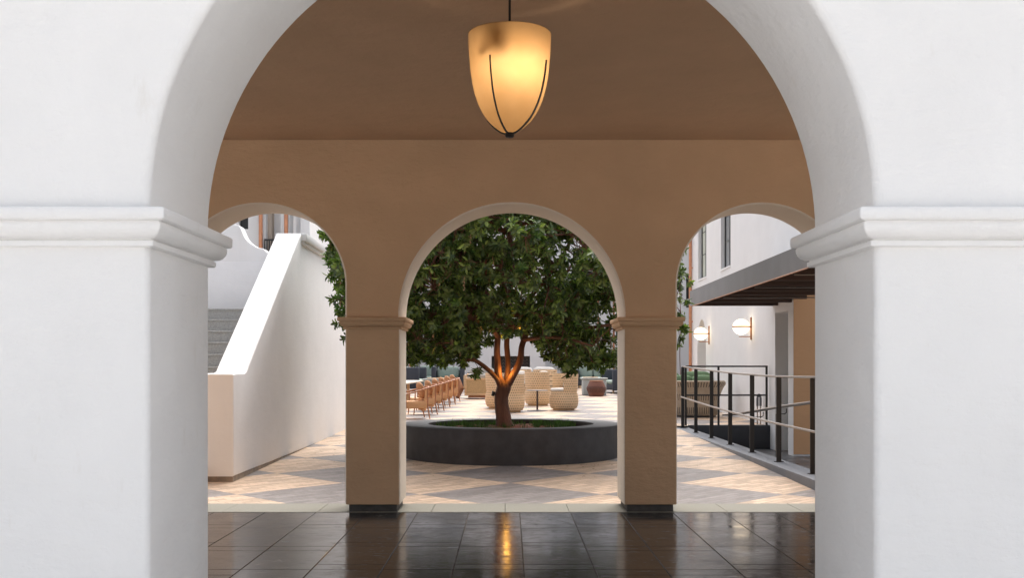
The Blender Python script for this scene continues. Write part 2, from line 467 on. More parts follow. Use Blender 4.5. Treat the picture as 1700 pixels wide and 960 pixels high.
YF0, YF1 = 3.388, 4.075
YB0, YB1 = 10.82, 11.50
XE = 5.6
bpy.context.view_layer.update()
portico = thing('portico', 'white arcaded portico whose big front arch frames the courtyard', 'building', (0, 3.4, 0))
front = MB(); archwall(front, -6.0, 6.0, YF0, YF1, 2.0, 5.6, [(-3.1, 1.0, 1.172, 2.01), (.0095, 1.1675, 1.172, 2.01), (3.1, 1.0, 1.172, 2.01)], r=.028, seg=64)  # outer two arches are unseen, added to let light into the portico
o = front.build('arch_wall', [WHITE, WHITE], portico, world=True); o['label'] = 'white stucco arch wall in the foreground'
pier(portico, -2.1, -1.158, YF0, YF1, WHITE, label='white foreground pier at the left of the front arch')
pier(portico, -6.0, -4.1, YF0, YF1, WHITE)
pier(portico, 4.1, 6.0, YF0, YF1, WHITE)
pier(portico, 1.177, 2.1, YF0, YF1, WHITE, label='white foreground pier at the right of the front arch')
back = MB(); archwall(back, -XE, XE, YB0, YB1, 2.0, 4.3, [(-2.555, .873, .84, 2.33), (.03, 1.150, 1.163, 2.01), (2.60, .873, .84, 2.33)], r=.018, seg=48)
o = back.build('arch_wall', [FACE_SHADED, REVEAL_LIT], portico, world=True); o['label'] = 'tan inner wall with three arches opening to the courtyard'
pier(portico, -1.682, -1.120, YB0, YB1, [FACE_SHADED, REVEAL_LIT], label='tan square pier left of the middle arch')
pier(portico, 1.180, 1.727, YB0, YB1, [FACE_SHADED, REVEAL_LIT], label='tan square pier right of the middle arch')
pier(portico, -XE, -3.428, YB0, YB1, [FACE_SHADED, REVEAL_LIT]); pier(portico, 3.473, XE, YB0, YB1, [FACE_SHADED, REVEAL_LIT])
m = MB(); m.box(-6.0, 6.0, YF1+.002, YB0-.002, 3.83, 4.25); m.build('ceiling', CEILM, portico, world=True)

# ------------------------------------------------------------------ pendant lantern
PL = (.004, 6.3, 0)
S = 6.3/F
def pz(py): return H0 + (609-py)*S
pend = thing('pendant_lantern', 'amber frosted glass pendant lantern hanging from the portico ceiling', 'lantern', (PL[0], PL[1], pz(228)))
gm = MB()
prof = [(.5, 222), (11, 219.5), (22, 213), (35, 201), (44, 188.5), (50.5, 176), (55.5, 163), (59.5, 149), (64, 125), (66.5, 100), (68, 77), (68.5, 57)]
def crom(p, k=4):
    out = []
    for i in range(len(p)-1):
        p0 = p[max(i-1, 0)]; p1 = p[i]; p2 = p[i+1]; p3 = p[min(i+2, len(p)-1)]
        for j in range(k):
            t = j/k
            out.append(tuple(.5*((2*b)+(-a+c)*t+(2*a-5*b+4*c-d)*t*t+(-a+3*b-3*c+d)*t**3) for a, b, c, d in zip(p0, p1, p2, p3)))
    out.append(p[-1]); return out
pr = crom(prof, 3)
gm.lathe([(r*S, pz(y)) for r, y in pr] + [((pr[-1][0]-1.2)*S, pz(56.6)), ((pr[-1][0]-2.0)*S, pz(60))], 64, PL[0], PL[1])
gm.build('lamp_shade', AMBER, pend, angle=60, world=True)
for az in (-28, 62, 152, 242):
    sm = MB(); pts = []
    for i, (r, y) in enumerate(pr):
        if y < 106: break
        a = R(az)-PI/2
        pts.append((PL[0]+(r+1.9)*S*math.cos(a), PL[1]+(r+1.9)*S*math.sin(a), pz(y)))
    sm.tube(pts, [.0068 - .0016*i/len(pts) for i in range(len(pts))], 6); sm.build('strap', BLKM, pend, world=True)
m = MB(); m.lathe([(.004, pz(229)), (.022, pz(228)), (.027, pz(226)), (.027, pz(221)), (.022, pz(218)), (.004, pz(217))], 20, PL[0], PL[1], True, True); m.build('bottom_cap', BLKM, pend, world=True)
m = MB(); m.tube([(PL[0], PL[1], pz(112)), (PL[0], PL[1], 3.80)], .0075, 10); m.lathe([(.001, 3.829), (.06, 3.828), (.06, 3.81), (.02, 3.79), (.001, 3.79)], 24, PL[0], PL[1]); m.build('rod', BLKM, pend, world=True)
m = MB(); m.lathe([(.001, pz(101)), (.017, pz(102)), (.018, pz(109)), (.012, pz(114)), (.001, pz(115))], 16, PL[0]-.006, PL[1]-.13)
m.tube([(PL[0]-.006, PL[1]-.13, pz(107.5)), (PL[0]-.085, PL[1]-.13, pz(109.5))], .0085, 8)
m.tube([(PL[0], PL[1], pz(104)), (PL[0]-.006, PL[1]-.13, pz(105))], .004, 6); m.build('socket', SOCK, pend, world=True)
m = MB(); m.lathe([(.001, pz(66)), (.185, pz(64)), (.19, pz(65)), (.185, pz(66.5)), (.001, pz(69))], 32, PL[0], PL[1]); m.build('light_block_disc', SOCK, pend, world=True)  # hidden disc, added to keep lamp light off the ceiling
m = MB(); m.ball((PL[0]+.03, PL[1]+.02, pz(118)), .030, .030, .036); m.build('bulb', BULB, pend, world=True)
def plight(name, loc, power, col, rad=.04, kind='POINT', rot=None, size=60, blend=.5):
    l = bpy.data.lights.new(name, kind); l.energy = power; l.color = col; l.shadow_soft_size = rad
    if kind == 'SPOT': l.spot_size = R(size); l.spot_blend = blend
    o = bpy.data.objects.new(name, l); COL.objects.link(o); o.location = loc
    if rot: o.rotation_euler = rot
    return o
plight('pendant_light', (PL[0]+.03, PL[1]-.075, pz(122)), 4.3, (1, .82, .60), .03)

# ------------------------------------------------------------------ staircase on the left
XW0, XW1 = -3.915, -3.5
def slz(y): return 1.41 + .6265*(y-14.02)
st = thing('staircase', 'white plastered outdoor staircase with a wide sloping parapet', 'staircase', (-4.6, 13.4, 0))
m = MB()
# side outline of the parapet (y, z) then rounded top edges
YT = 17.75; ZT = 3.75; YE = 24.3
outl = [(13.4, .10), (13.4, 1.40), (13.55, 1.413), (13.95, 1.413), (14.08, 1.44), (14.2, slz(14.2))]
outl += [(y, slz(y)) for y in (15, 16, 17)] + [(17.62, slz(17.62)), (17.72, ZT-.03), (17.82, ZT), (YE, ZT), (YE, .10)]
r = .022
def outline_wall(m, outl, x0, x1, r):
    # inset copy for the rounded arris
    n = len(outl); ins = []
    cy = sum(p[0] for p in outl)/n; cz = sum(p[1] for p in outl)/n
    for i in range(n):
        a = Vector(outl[i-1]); b = Vector(outl[i]); c = Vector(outl[(i+1) % n])
        d1 = (b-a).normalized(); d2 = (c-b).normalized()
        n1 = Vector((d1.y, -d1.x)); n2 = Vector((d2.y, -d2.x))
        nn = (n1+n2); nn = nn/max(nn.length_squared/2, .35)*1.0
        ins.append((b.x+nn.x*r, b.y+nn.y*r))
    def lerp(k): return [(p[0]*(1-k)+q[0]*k, p[1]*(1-k)+q[1]*k) for p, q in zip(outl, ins)]
    rings = []
    for k in range(5):
        ph = PI/2*k/4; rings.append([(x0 + r*(1-math.sin(ph)), y, z) for y, z in lerp(1-math.sin(ph+0) if k < 4 else 0)][:]) if False else None
    rings = []
    K = 4
    for k in range(K+1):
        ph = PI/2*k/K; w = 1-math.sin(ph); xx = r*(1-math.cos(ph))
        rings.append([(x1-xx, y, z) for y, z in lerp(w)])
    for k in range(K+1):
        ph = PI/2*(1-k/K); w = 1-math.sin(ph); xx = r*(1-math.cos(ph))
        rings.append([(x0+xx, y, z) for y, z in lerp(w)])
    m.rings(rings, True, True, True)
outline_wall(m, outl, XW0, XW1, r)
m.build('parapet_wall', WHITE2, st, angle=28, world=True)
m = MB(); m.box(XW0+.01, XW1-.012, 13.41, YE-.02, -.3, .098, .004); m.build('footing', FOOTM, st, world=True)
# cornice along the level landing parapet
m = MB()
for (p, za, zb_) in ((.085, 3.62, 3.752), (.045, 3.56, 3.619)):
    m.box(XW0-.03, XW1+p, 17.78+(.085-p), YE+.05, za, zb_, .012)
m.build('cornice', WHITE2, st, world=True)
# steps
ys0, hs0, go, ri = 15.3, 1.5, .295, .185
k = 0
y = ys0 - go*8; z = hs0 - ri*8
while z < 2.25:
    if z > .03:
        m = MB(); m.box(-6.0, XW0-.004, y, y+go-.001, gz(y)-.2, z-.03)
        m.box(-6.0, XW0-.004, y-.018, y+go-.001, z-.0295, z, .006)
        m.build('step', CONC2, st, world=True)
    y += go; z += ri
m = MB(); m.box(-6.0, XW0-.004, y, 19.5, 0, z-.03); m.box(-6.0, XW0-.004, y-.018, 19.5, z-.0295, z, .006); m.build('landing', CONC2, st, world=True)
m = MB(); m.box(-6.4, -6.004, 13.4, 19.5, -.3, 3.2, .02); m.build('outer_wall', WHITE2, st, world=True)
# scroll-topped wall closing the landing
m = MB(); yy = 17.95
def px2x(px, Y): return (px-845)*Y/F
def py2z(py, Y): return H0+(609-py)*Y/F
cur = [(330, 371), (372, 372), (389, 372.5), (397, 375), (401, 383), (405, 392), (411, 400), (419, 406), (427, 410.5), (433, 412), (437, 413), (441, 417), (444, 420)]
cur = crom([(px2x(a, yy), py2z(b, yy)) for a, b in cur], 4)
pts = cur
front_ = [(x, z) for x, z in pts]
bot = 3.285
rings = []
for (dy, o_) in ((0.03, 0), (0, .03), (0, .03)):
    pass
vsA = []
top = [(x, z) for x, z in pts]
ring_f0 = [(x, yy, bot) for x, z in top]; ring_f1 = [(x, yy, z-.02) for x, z in top]; ring_f2 = [(x, yy+.008, z-.006) for x, z in top]
ring_t = [(x, yy+.03, z) for x, z in top]; ring_b = [(x, yy+.30, z) for x, z in top]; ring_b0 = [(x, yy+.30, bot) for x, z in top]
m.rings([ring_f0, ring_f1, ring_f2, ring_t, ring_b, ring_b0], False)
m.box(-6.0, XW0-.002, yy-.02, yy+.31, 2.2, bot+.001, .006)
m.build('scroll_parapet', WHITE2, st, angle=40, world=True)

# ------------------------------------------------------------------ generic wall with rectangular openings
def wall_cells(m, x0, x1, z0, z1, d0, d1, holes, tf):
    xs_ = sorted({x0, x1, *[h[0] for h in holes], *[h[1] for h in holes]}); zs_ = sorted({z0, z1, *[h[2] for h in holes], *[h[3] for h in holes]})
    xs_ = [x for x in xs_ if x0 <= x <= x1]; zs_ = [z for z in zs_ if z0 <= z <= z1]
    ins = lambda a, b: any(h[0] < a < h[1] and h[2] < b < h[3] for h in holes)
    nx, nz = len(xs_)-1, len(zs_)-1
    solid = [[not ins((xs_[i]+xs_[i+1])/2, (zs_[j]+zs_[j+1])/2) for j in range(nz)] for i in range(nx)]
    q = lambda pts: m.add([tf(*p) for p in pts], [(0, 1, 2, 3)])
    for i in range(nx):
        for j in range(nz):
            a, b, c, d = xs_[i], xs_[i+1], zs_[j], zs_[j+1]
            if solid[i][j]:
                q([(a, d0, c), (b, d0, c), (b, d0, d), (a, d0, d)]); q([(a, d1, d), (b, d1, d), (b, d1, c), (a, d1, c)])
            def s_(ii, jj): return 0 <= ii < nx and 0 <= jj < nz and solid[ii][jj]
            if solid[i][j] and not s_(i-1, j): q([(a, d0, c), (a, d0, d), (a, d1, d), (a, d1, c)])
            if solid[i][j] and not s_(i+1, j): q([(b, d0, c), (b, d1, c), (b, d1, d), (b, d0, d)])
            if solid[i][j] and not s_(i, j-1): q([(a, d0, c), (a, d1, c), (b, d1, c), (b, d0, c)])
            if solid[i][j] and not s_(i, j+1): q([(a, d0, d), (b, d0, d), (b, d1, d), (a, d1, d)])

# ------------------------------------------------------------------ building on the right
rb = thing('hotel_wing', 'white two-storey wing with narrow dark windows above a grey awning', 'building', (5.8, 28, 0))
tf = lambda a, d, z: (5.8+d, a, z)
m = MB()
holes = [(21.9, 22.96, -.35, 2.665), (31.05, 32.45, .15, 2.93), (27.6, 28.85, 4.16, 7.0), (31.0, 32.3, 4.16, 7.0)]
wall_cells(m, 21.5, 33.5, -.33, 8.6, 0, .45, holes, tf)
wall_cells(m, 15.5, 21.5, 3.3, 8.6, 0, .45, [], tf)
m.M = Matrix(((0, 1, 0, 5.8), (1, 0, 0, 0), (0, 0, 1, 0), (0, 0, 0, 1)))
archwall(m, 31.05, 32.45, 0, .45, 2.1, 2.931, [(31.75, .70-.021, .79, 2.12)], r=.02, seg=20)
m.M = None
m.build('wall', [WHITE2, WHITE2], rb, world=True)
m = MB(); m.box(6.6, 6.7, 30.5, 33.0, .1, 3.2); m.build('niche_back', BEIGEW, rb, world=True)
m = MB(); m.box(6.24, 6.29, 21.8, 23.1, -.33, 2.8); o = m.build('door', plain('grey_door', (.35, .35, .34), .5), rb, world=True); o['label'] = 'grey recessed door'
m = MB(); m.box(5.86, 9.5, 21.52, 21.88, -.30, 3.1, .01)
m.box(5.803, 6.32, 21.482, 21.497, -.29, 3.1)
o = m.build('porch_wall', TANW, rb, world=True); o['label'] = 'tan painted wall under the awning'
m = MB(); m.box(5.9, 9.5, 21.56, 21.8, -.33, -.301); m.build('plinth', FOOTM, rb, world=True)
for (a, b) in ((27.6, 28.85), (31.0, 32.3)):
    f = MB(); x0 = 5.90
    for (ya, yb, za, zb_) in ((a, a+.09, 4.16, 7), (b-.09, b, 4.16, 7), (a, b, 4.16, 4.22), (a, b, 6.94, 7.0)):
        f.box(x0, x0+.05, ya+.001, yb-.001, za+.001, zb_-.001)
    c = (a+b)/2
    f.box(x0+.005, x0+.045, c-.03, c+.03, 4.22, 6.94)
    for z in (4.9, 5.58, 6.26): f.box(x0+.01, x0+.04, a+.09, b-.09, z-.012, z+.012)
    w = f.build('window', BLKM, rb, world=True)
    p = MB(); p.box(x0+.02, x0+.028, a+.05, b-.05, 4.2, 6.96); pp = p.build('pane', CURT if a > 30 else WINGL, w); pp.location = tuple(-v for v in (5.8, 28, 0))
    s = MB(); s.box(5.78, 5.9, a-.01, b+.01, 4.10, 4.158, .006); ss = s.build('sill', WHITE2, w); ss.location = tuple(-v for v in (5.8, 28, 0))
m = MB(); m.tube([(5.73, 33.3, .3), (5.73, 33.3, 8.5)], .05, 12)
for z in (1.2, 2.9, 4.6, 6.3): m.box(5.68, 5.8, 33.26, 33.34, z, z+.04)
m.build('downpipe', COPPER, rb, world=True)
m = MB(); m.box(5.5, 7, 15.4, 33.8, 8.6, 8.8, .02); m.build('roof', WHITE2, rb, world=True)

# wall lamps
def wall_lamp(Y, label):
    t = thing('wall_lamp', label, 'lamp', (5.8, Y, 2.42), 0, 'globe wall lamps beside the awning')
    m = MB(); m.box(-.03, -.001, -.035, .035, -.28, .26, .006); m.build('back_plate', COPPERB, t)
    m = MB()
    m.ball((-.25, 0, .03), .20, .20, .19, 24, 14); m.build('globe', GLOBE, t)
    m = MB(); m.lathe([(.200, .012), (.210, .012), (.210, .050), (.200, .050), (.200, .012)], 32, -.25, 0); m.box(-.06, -.02, -.02, .02, .02, .045); m.build('band', COPPERB, t)
    m = MB(); m.box(-.30, -.02, -.02, .02, -.215, -.195); m.build('bracket', COPPERB, t)
    return t
wall_lamp(25.2, 'lit globe wall lamp nearer the doorway under the awning')
wall_lamp(30.5, 'lit globe wall lamp in front of the small arched niche')

# awning
aw = thing('awning', 'long grey canvas awning over the sunken entry, dark underneath', 'awning', (5.8, 18, 2.83))
m = MB()
n = 90; YA0, YA1 = 13.9, 23.2; rows = 5
rings = []
for j in range(rows+1):
    z = 2.83 + .33*j/rows; rg = []
    for i in range(n+1):
        y = YA0+(YA1-YA0)*i/n
        w = .007*math.sin(y*7.3+math.sin(y*2.1)*2)*(1-j/rows)*(.4+.6*abs(math.sin(y*1.7)))
        rg.append((3.98+w, y, z + (.004*math.sin(y*9) if j == 0 else 0)))
    rings.append(rg)
m.rings(rings, False)
m.rings([[(3.99+.012, y, z) for (_, y, z) in rg] for rg in reversed(rings)], False)
m.build('valance', AWN, aw, angle=180, world=True)
m = MB(); m.add([(3.982, YA0, 3.163), (3.982, YA1, 3.163), (5.798, YA1, 3.55), (5.798, YA0, 3.55)], [(0, 1, 2, 3)])
m.add([(3.982, YA0, 3.150), (3.982, YA1, 3.150), (5.798, YA1, 3.53), (5.798, YA0, 3.53)], [(3, 2, 1, 0)]); m.build('canopy', AWN, aw, world=True)
m = MB(); m.box(4.0, 5.796, YA0, YA1, 2.90, 2.93)
y = YA0
while y < YA1:
    m.box(4.0, 5.796, y, y+.09, 2.82, 2.899); y += 1.1
m.box(4.0, 5.796, YA1-.05, YA1, 2.835, 3.15)
m.build('soffit', AWNU, aw, world=True)
for y in (14.9, 17.3, 19.8):
    m = MB(); m.tube([(4.03, y, 2.80), (5.79, y, 2.80)], .010, 8); m.build('strut', STEEL, aw, world=True)
m = MB(); m.tube([(3.985, YA0, 2.818), (3.985, YA1, 2.818)], .011, 8); m.build('edge_rod', COPPERB, aw, world=True)
m = MB(); m.box(4.0, 4.05, YA0-.0, YA0+.05, 2.83, 3.15); m.build('end_frame', BLKM, aw, world=True)

# kerb wall and end wall of the sunken entry
kb = MB(); 
kb.box(3.655, 4.0, 11.56, 23.4, -.38, .14, .012)
tag(kb.build('kerb_wall', KERB), 'low grey concrete kerb carrying the black railing posts', 'kerb', None)
kw = MB(); kw.box(4.004, 5.797, 23.4, 23.6, -.38, .196, .008); tag(kw.build('retaining_wall', [plain('dark_grey_render', (.055, .06, .07), .7, .1, 4, 40)]), 'dark grey retaining wall closing the far end of the sunken entry', 'wall')

# railings
rl = thing('entry_railing', 'black post railing with steel rails along the grey kerb', 'railing', (3.84, 13, .14))
PY = [11.66, 13.32, 15.0, 16.65, 18.3, 19.98, 21.66, 23.3]
TOPZ = [1.365, 1.363, 1.358, 1.372, 1.392, 1.425, 1.46, 1.50]; MIDZ = [.682, .686, .690, .703, .726, .752, .79, .83]
for y, zt in zip(PY, TOPZ):
    m = MB(); m.box(3.805, 3.875, y-.008, y+.008, .128, zt-.012); m.box(3.78, 3.90, y-.04, y+.04, .139, .149); m.build('post', BLKM, rl, world=True)
for zz, n_ in ((TOPZ, 'top_rail'), (MIDZ, 'middle_rail')):
    dx = 0 if n_ == 'top_rail' else -.035
    m = MB(); m.tube(crom([(3.84+dx-(.0 if n_=='top_rail' else .0), y, z) for y, z in zip(PY, zz)], 5), .017, 10); m.build(n_, STEEL, rl, world=True)
r2 = thing('terrace_railing', 'thin black square railing on top of the dark retaining wall', 'railing', (4.8, 23.45, .196))
for x in (5.73, 4.66, 3.93):
    m = MB(); m.box(x-.022, x+.022, 23.43, 23.47, .19, 1.49); m.build('post', BLKM, r2, world=True)
for z in (1.487, .845):
    m = MB(); m.box(3.93, 5.752, 23.425, 23.475, z, z+.035); m.build('rail', BLKM, r2, world=True)
r3 = thing('handrail', 'round steel handrail sloping up at the doorway side of the sunken entry', 'handrail', (5.3, 19, .6))
m = MB(); hp = [(px2x(1200, 22.6), 22.6, py2z(689, 22.6)), (px2x(1225, 22.2), 22.2, py2z(687.5, 22.2)), (px2x(1250, 21), 21.0, py2z(683.5, 21)), (px2x(1295, 18.8), 18.8, py2z(676, 18.8)), (px2x(1345, 16.9), 16.9, py2z(669, 16.9)), (px2x(1400, 15.2), 15.2, py2z(661, 15.2))]
m.tube(crom(hp, 4), .027, 10); m.build('rail', STEEL, r3, world=True)
for (px, Y, py) in ((1300, 18.6, 676), (1262, 20.4, 682)):
    x = px2x(px, Y); z = py2z(py, Y)
    m = MB(); m.tube([(x+.06, Y, z-.03), (x+.06, Y, z-.10), (x+.03, Y, z-.125), (x-.12, Y, z-.125), (x-.12, Y, -.33)], .009, 6); m.build('bracket', BLKM, r3, world=True)
sp = thing('standpipe', 'small grey twin-headed standpipe behind the thin black railing', 'standpipe', (px2x(1260, 24.0), 24.0, gz(24)))
m = MB(); m.box(-.06, -.012, -.03, .03, .42, .62, .01); m.box(.012, .06, -.03, .03, .42, .62, .01); m.tube([(0, 0, .62), (0, 0, .70)], .03, 8); m.tube([(-.05, 0, .64), (.05, 0, .64)], .02, 8); m.build('head', KERB, sp)
m = MB(); m.tube([(-.036, 0, 0), (-.036, 0, .42)], .014, 8); m.tube([(.036, 0, 0), (.036, 0, .42)], .014, 8); m.build('pipe', STEEL, sp)

# ------------------------------------------------------------------ left facade behind the stairs
lb = thing('guest_wing', 'white wing behind the staircase with copper downpipes and tall recesses', 'building', (-6.5, 24, 0))
X = lambda p: px2x(p, 24.5)
tf2 = lambda a, d, z: (a, 24.5+d, z)
m = MB()
wall_cells(m, -13, X(514), 0, 8.6, 0, .45, [(X(396), X(412), 4.7, 7.2), (X(441), X(466), 3.4, 7.4), (X(480.5), X(499), 3.4, 7.4)], tf2)
m.build('wall', WHITE2, lb, world=True)
m = MB(); m.box(X(430), X(470), 24.95, 25.0, 3.0, 7.6); m.build('recess_back', WHITE2, lb, world=True)
m = MB(); m.box(X(476), X(505), 25.9, 26.0, 3.0, 7.6); m.build('recess_back', BEIGEW, lb, world=True)
m = MB(); m.box(X(440), X(448), 24.7, 24.949, 3.3, 7.5); m.build('recess_jamb', BEIGEW, lb, world=True)
m = MB(); m.box(X(397), X(413), 24.62, 24.66, 4.71, 7.19); w = m.build('window', BLKM, lb, world=True)
for p in (434, 476):
    m = MB(); m.tube([(X(p), 24.43, 2.0), (X(p), 24.43, 8.5)], .046, 12); m.build('downpipe', COPPER, lb, world=True)
m = MB()
for i in range(14):
    x = X(440.5)+i*.055; m.box(x-.01, x+.01, 24.42, 24.44, 3.3, 4.42)
m.box(X(440), X(466), 24.41, 24.45, 4.42, 4.46); m.build('balcony_railing', BLKM, lb, world=True)
m = MB(); m.box(-13, X(514)+.1, 24.3, 30, 8.6, 8.8); m.build('roof', WHITE2, lb, world=True)
m = MB(); m.box(X(514)-.4, X(514)-.001, 24.951, 32, 0, 8.6); m.build('return_wall', WHITE2, lb, world=True)

# ------------------------------------------------------------------ far lounge building
fb = thing('lounge_building', 'white building closing the far side of the courtyard with an outdoor fireplace', 'building', (0, 56, gz(56)))
m = MB(); wall_cells(m, -26, 16, 0, 10, 56, 56.5, [(px2x(1139, 56), px2x(1146, 56), py2z(511, 56), py2z(455, 56)), (-9, -7.6, 3.9, 6.2), (-3.6, -2.2, 4.6, 6.6), (3.4, 4.8, 4.6, 6.6)], lambda a, d, z: (a, d, z))
m.build('wall', WHITE2, fb, world=True)
m = MB(); YF = 50.0
wall_cells(m, px2x(772, YF), px2x(905, YF), .3, 9.5, YF, 55.99, [(px2x(816, YF), px2x(880, YF), .4, py2z(591.5, YF))], lambda a, d, z: (a, d, z))
m.build('chimney_breast', WHITE2, fb, world=True)
m = MB(); m.box(px2x(817, YF), px2x(879, YF), YF+.55, YF+.7, .4, py2z(592, YF)); m.build('fireplace_back', DARKIN, fb, world=True)
m = MB()
for i in range(7):
    z = .95+i*.16; xa = px2x(820, YF); xb = px2x(876, YF)
    for j in range(9):
        x = xa+(xb-xa)*j/8.5
        m.add([(x, YF+.50, z), (x+.07, YF+.50, z+.08), (x+.14, YF+.50, z), (x+.14, YF+.50, z+.03), (x+.07, YF+.50, z+.11), (x, YF+.50, z+.03)], [(0, 1, 4, 5), (1, 2, 3, 4)])
m.build('fire_screen', plain('fire_screen_metal', (.16, .13, .11), .5), fb, world=True)
m = MB()
for a, b, c, d in ((px2x(1139, 56), px2x(1146, 56), py2z(511, 56), py2z(455, 56)), (-9, -7.6, 3.9, 6.2), (-3.6, -2.2, 4.6, 6.6), (3.4, 4.8, 4.6, 6.6)):
    m = MB(); m.box(a, b, 56.2, 56.25, c, d); m.build('window', BLKM, fb, world=True)
m = MB(); m.box(-26, 16, 55.8, 62, 10, 10.3); m.build('roof', WHITE2, fb, world=True)
# side wall joining the far building on the right
m = MB(); m.box(9.6, 10.0, 34, 55.9, 0, 8.6); o = m.build('courtyard_wall', WHITE2); tag(o, 'plain white courtyard wall beyond the copper downpipe', 'wall')

# ------------------------------------------------------------------ planter
PC = (.03, 17.05)
RO, RI, PT = 1.765, 1.33, .583
pl = thing('round_planter', 'large round charcoal planter ring around the tree', 'planter', (PC[0], PC[1], gz(15.3)))
m = MB(); nn = 96
m.lathe([(RO, -.1), (RO, PT-.014), (RO-.004, PT-.005), (RO-.012, PT), (RI+.012, PT), (RI+.003, PT-.004), (RI, PT-.012), (RI, .1)], nn, PC[0], PC[1])
m.build('planter_wall', PLNT, pl, angle=50, world=True)
m = MB()
rings = []
for i in range(14):
    r_ = RI*i/13 + .001
    rings.append([(PC[0]+r_*math.cos(a), PC[1]+r_*math.sin(a), .485 + .055*(1-(r_/RI)**2) + .03*noise.noise(Vector((r_*math.cos(a)*4, r_*math.sin(a)*4, 3)))) for a in [2*PI*k/48 for k in range(48)]])
m.rings(rings, True, True)
m.build('mulch', MULCH, pl, angle=180, world=True)
# grass tufts (uncountable): one stuff object
gr = MB()
for q in range(170):
    while True:
        x = rnd.uniform(-1.2, 1.2); y = rnd.uniform(-1.2, 1.15)
        if math.hypot(x, y) < 1.24 and math.hypot(x+.05, y) > .2 and not (.2 < x < .35) and not (x > -.6 and x < .35 and y > -.9 and rnd.random() < .55): break
    if x > 1.02 or (y < -.35 and rnd.random() < .6): continue
    for b in range(26):
        a = rnd.uniform(0, 2*PI); ln = rnd.uniform(.05, .125)*(1.3 if rnd.random() < .06 else 1)
        bx = PC[0]+x+rnd.gauss(0, .035); by = PC[1]+y+rnd.gauss(0, .035); z = .50
        dx, dy = math.cos(a), math.sin(a); w = .0035; l1 = ln*rnd.uniform(.1, .5)
        gr.add([(bx-dy*w, by+dx*w, z), (bx+dy*w, by-dx*w, z), (bx+dx*l1*.4+dy*w*.7, by+dy*l1*.4-dx*w*.7, z+ln*.7), (bx+dx*l1*.4-dy*w*.7, by+dy*l1*.4+dx*w*.7, z+ln*.7), (bx+dx*l1, by+dy*l1, z+ln)], [(0, 1, 2, 3), (3, 2, 4)])
o = gr.build('planter_grass', GRASSM, angle=180); tag(o, 'short dark green grass tufts growing in the round planter', 'grass', None, 'stuff')

# dry leaf litter swept against the planter (uncountable)
lt = MB()
for q in range(420):
    a = rnd.uniform(0, 2*PI); rr_ = RO + .03 + abs(rnd.gauss(0, .28)) + (rnd.random()**3)*1.5
    x = PC[0]+rr_*math.cos(a); y = PC[1]+rr_*math.sin(a)
    if y < 11.7 or x < -3.4 or x > 3.5: continue
    l = rnd.uniform(.008, .028); b = rnd.uniform(0, 6.28); dx, dy = math.cos(b)*l, math.sin(b)*l; z = gz(y)+.004
    lt.add([(x-dx, y-dy, z), (x+dy*.4, y-dx*.4, z+l*.25), (x+dx, y+dy, z+l*.2), (x-dy*.4, y+dx*.4, z+l*.25)], [(0, 1, 2, 3)])
o = lt.build('leaf_litter', plain('dry_leaf', (.20, .12, .06), .8, .5, 90), angle=180); tag(o, 'tiny dry leaves and crumbs on the paving around the planter', 'leaf litter', None, 'stuff')

# ------------------------------------------------------------------ tree
TS = 17.05/F
def tp(px, py, dy=0): return Vector(((px-845)*(17.05+dy)/F, 17.05+dy, H0+(609-py)*(17.05+dy)/F))
tree = thing('courtyard_tree', 'broad evergreen tree with reddish trunk growing from the round planter', 'tree', (PC[0]-.1, PC[1], .5))
tr = MB()
limbs = []
def limb(pts, rads, n=10):
    pts2 = crom([tuple(p)+(r_,) for p, r_ in zip(pts, rads)], 5)
    P = [Vector(p[:3]) for p in pts2]; Rr = [max(p[3], .004) for p in pts2]
    P = [p + Vector((noise.noise(p*3)*.02, noise.noise(p*3+Vector((9, 0, 0)))*.02, 0)) for p in P]
    tr.tube(P, Rr, n); limbs.extend([(p, r_) for p, r_ in zip(P[2:], Rr[2:])])
limb([tp(837, 716), tp(836, 704), tp(836, 690), tp(834, 676), tp(832, 662), tp(833.5, 652), tp(836, 643), tp(837, 636)], [.175, .138, .122, .116, .113, .112, .115, .09], 14)
limbs.clear()
limb([tp(836, 645), tp(828, 628), tp(826, 612), tp(825, 592), tp(826, 560, -.1), tp(822, 520, -.2), tp(800, 470, -.3), tp(770, 420, -.3)], [.085, .068, .060, .056, .050, .05, .035, .02])
limb([tp(838, 644), tp(847, 632), tp(856, 616), tp(863, 597), tp(868, 570, .1), tp(885, 535, .2), tp(935, 500, .2), tp(985, 478, .3), tp(1040, 440, .4)], [.075, .064, .060, .055, .048, .052, .047, .038, .02])
limb([tp(832, 650, -.03), tp(826, 632, -.05), tp(816, 620, -.05), tp(800, 606, -.1), tp(786, 598, -.15), tp(768, 597, -.2), tp(750, 585, -.3), tp(733, 573, -.4), tp(700, 548, -.6)], [.055, .042, .038, .035, .030, .025, .019, .016, .008])
limb([tp(786, 598, -.15), tp(779, 582, 0), tp(770, 560, .1), tp(740, 520, .3), tp(700, 480, .5)], [.035, .03, .027, .02, .012])
limb([tp(842, 640, .1), tp(843, 615, .15), tp(842, 585, .2), tp(842, 550, .2), tp(846, 500, .4), tp(850, 440, .5), tp(845, 380, .5), tp(850, 300, .4)], [.065, .048, .046, .044, .040, .045, .032, .015])
limb([tp(842, 560, .3), tp(860, 520, -.3), tp(900, 470, -.9), tp(930, 430, -1.3), tp(950, 390, -1.6)], [.05, .04, .035, .025, .01])
limb([tp(842, 560, .3), tp(815, 500, 1.0), tp(780, 440, 1.6), tp(760, 380, 2.0)], [.05, .04, .03, .012])
limb([tp(843, 550, .3), tp(890, 520, 1.0), tp(930, 470, 1.6), tp(960, 420, 2.0)], [.05, .04, .03, .012])
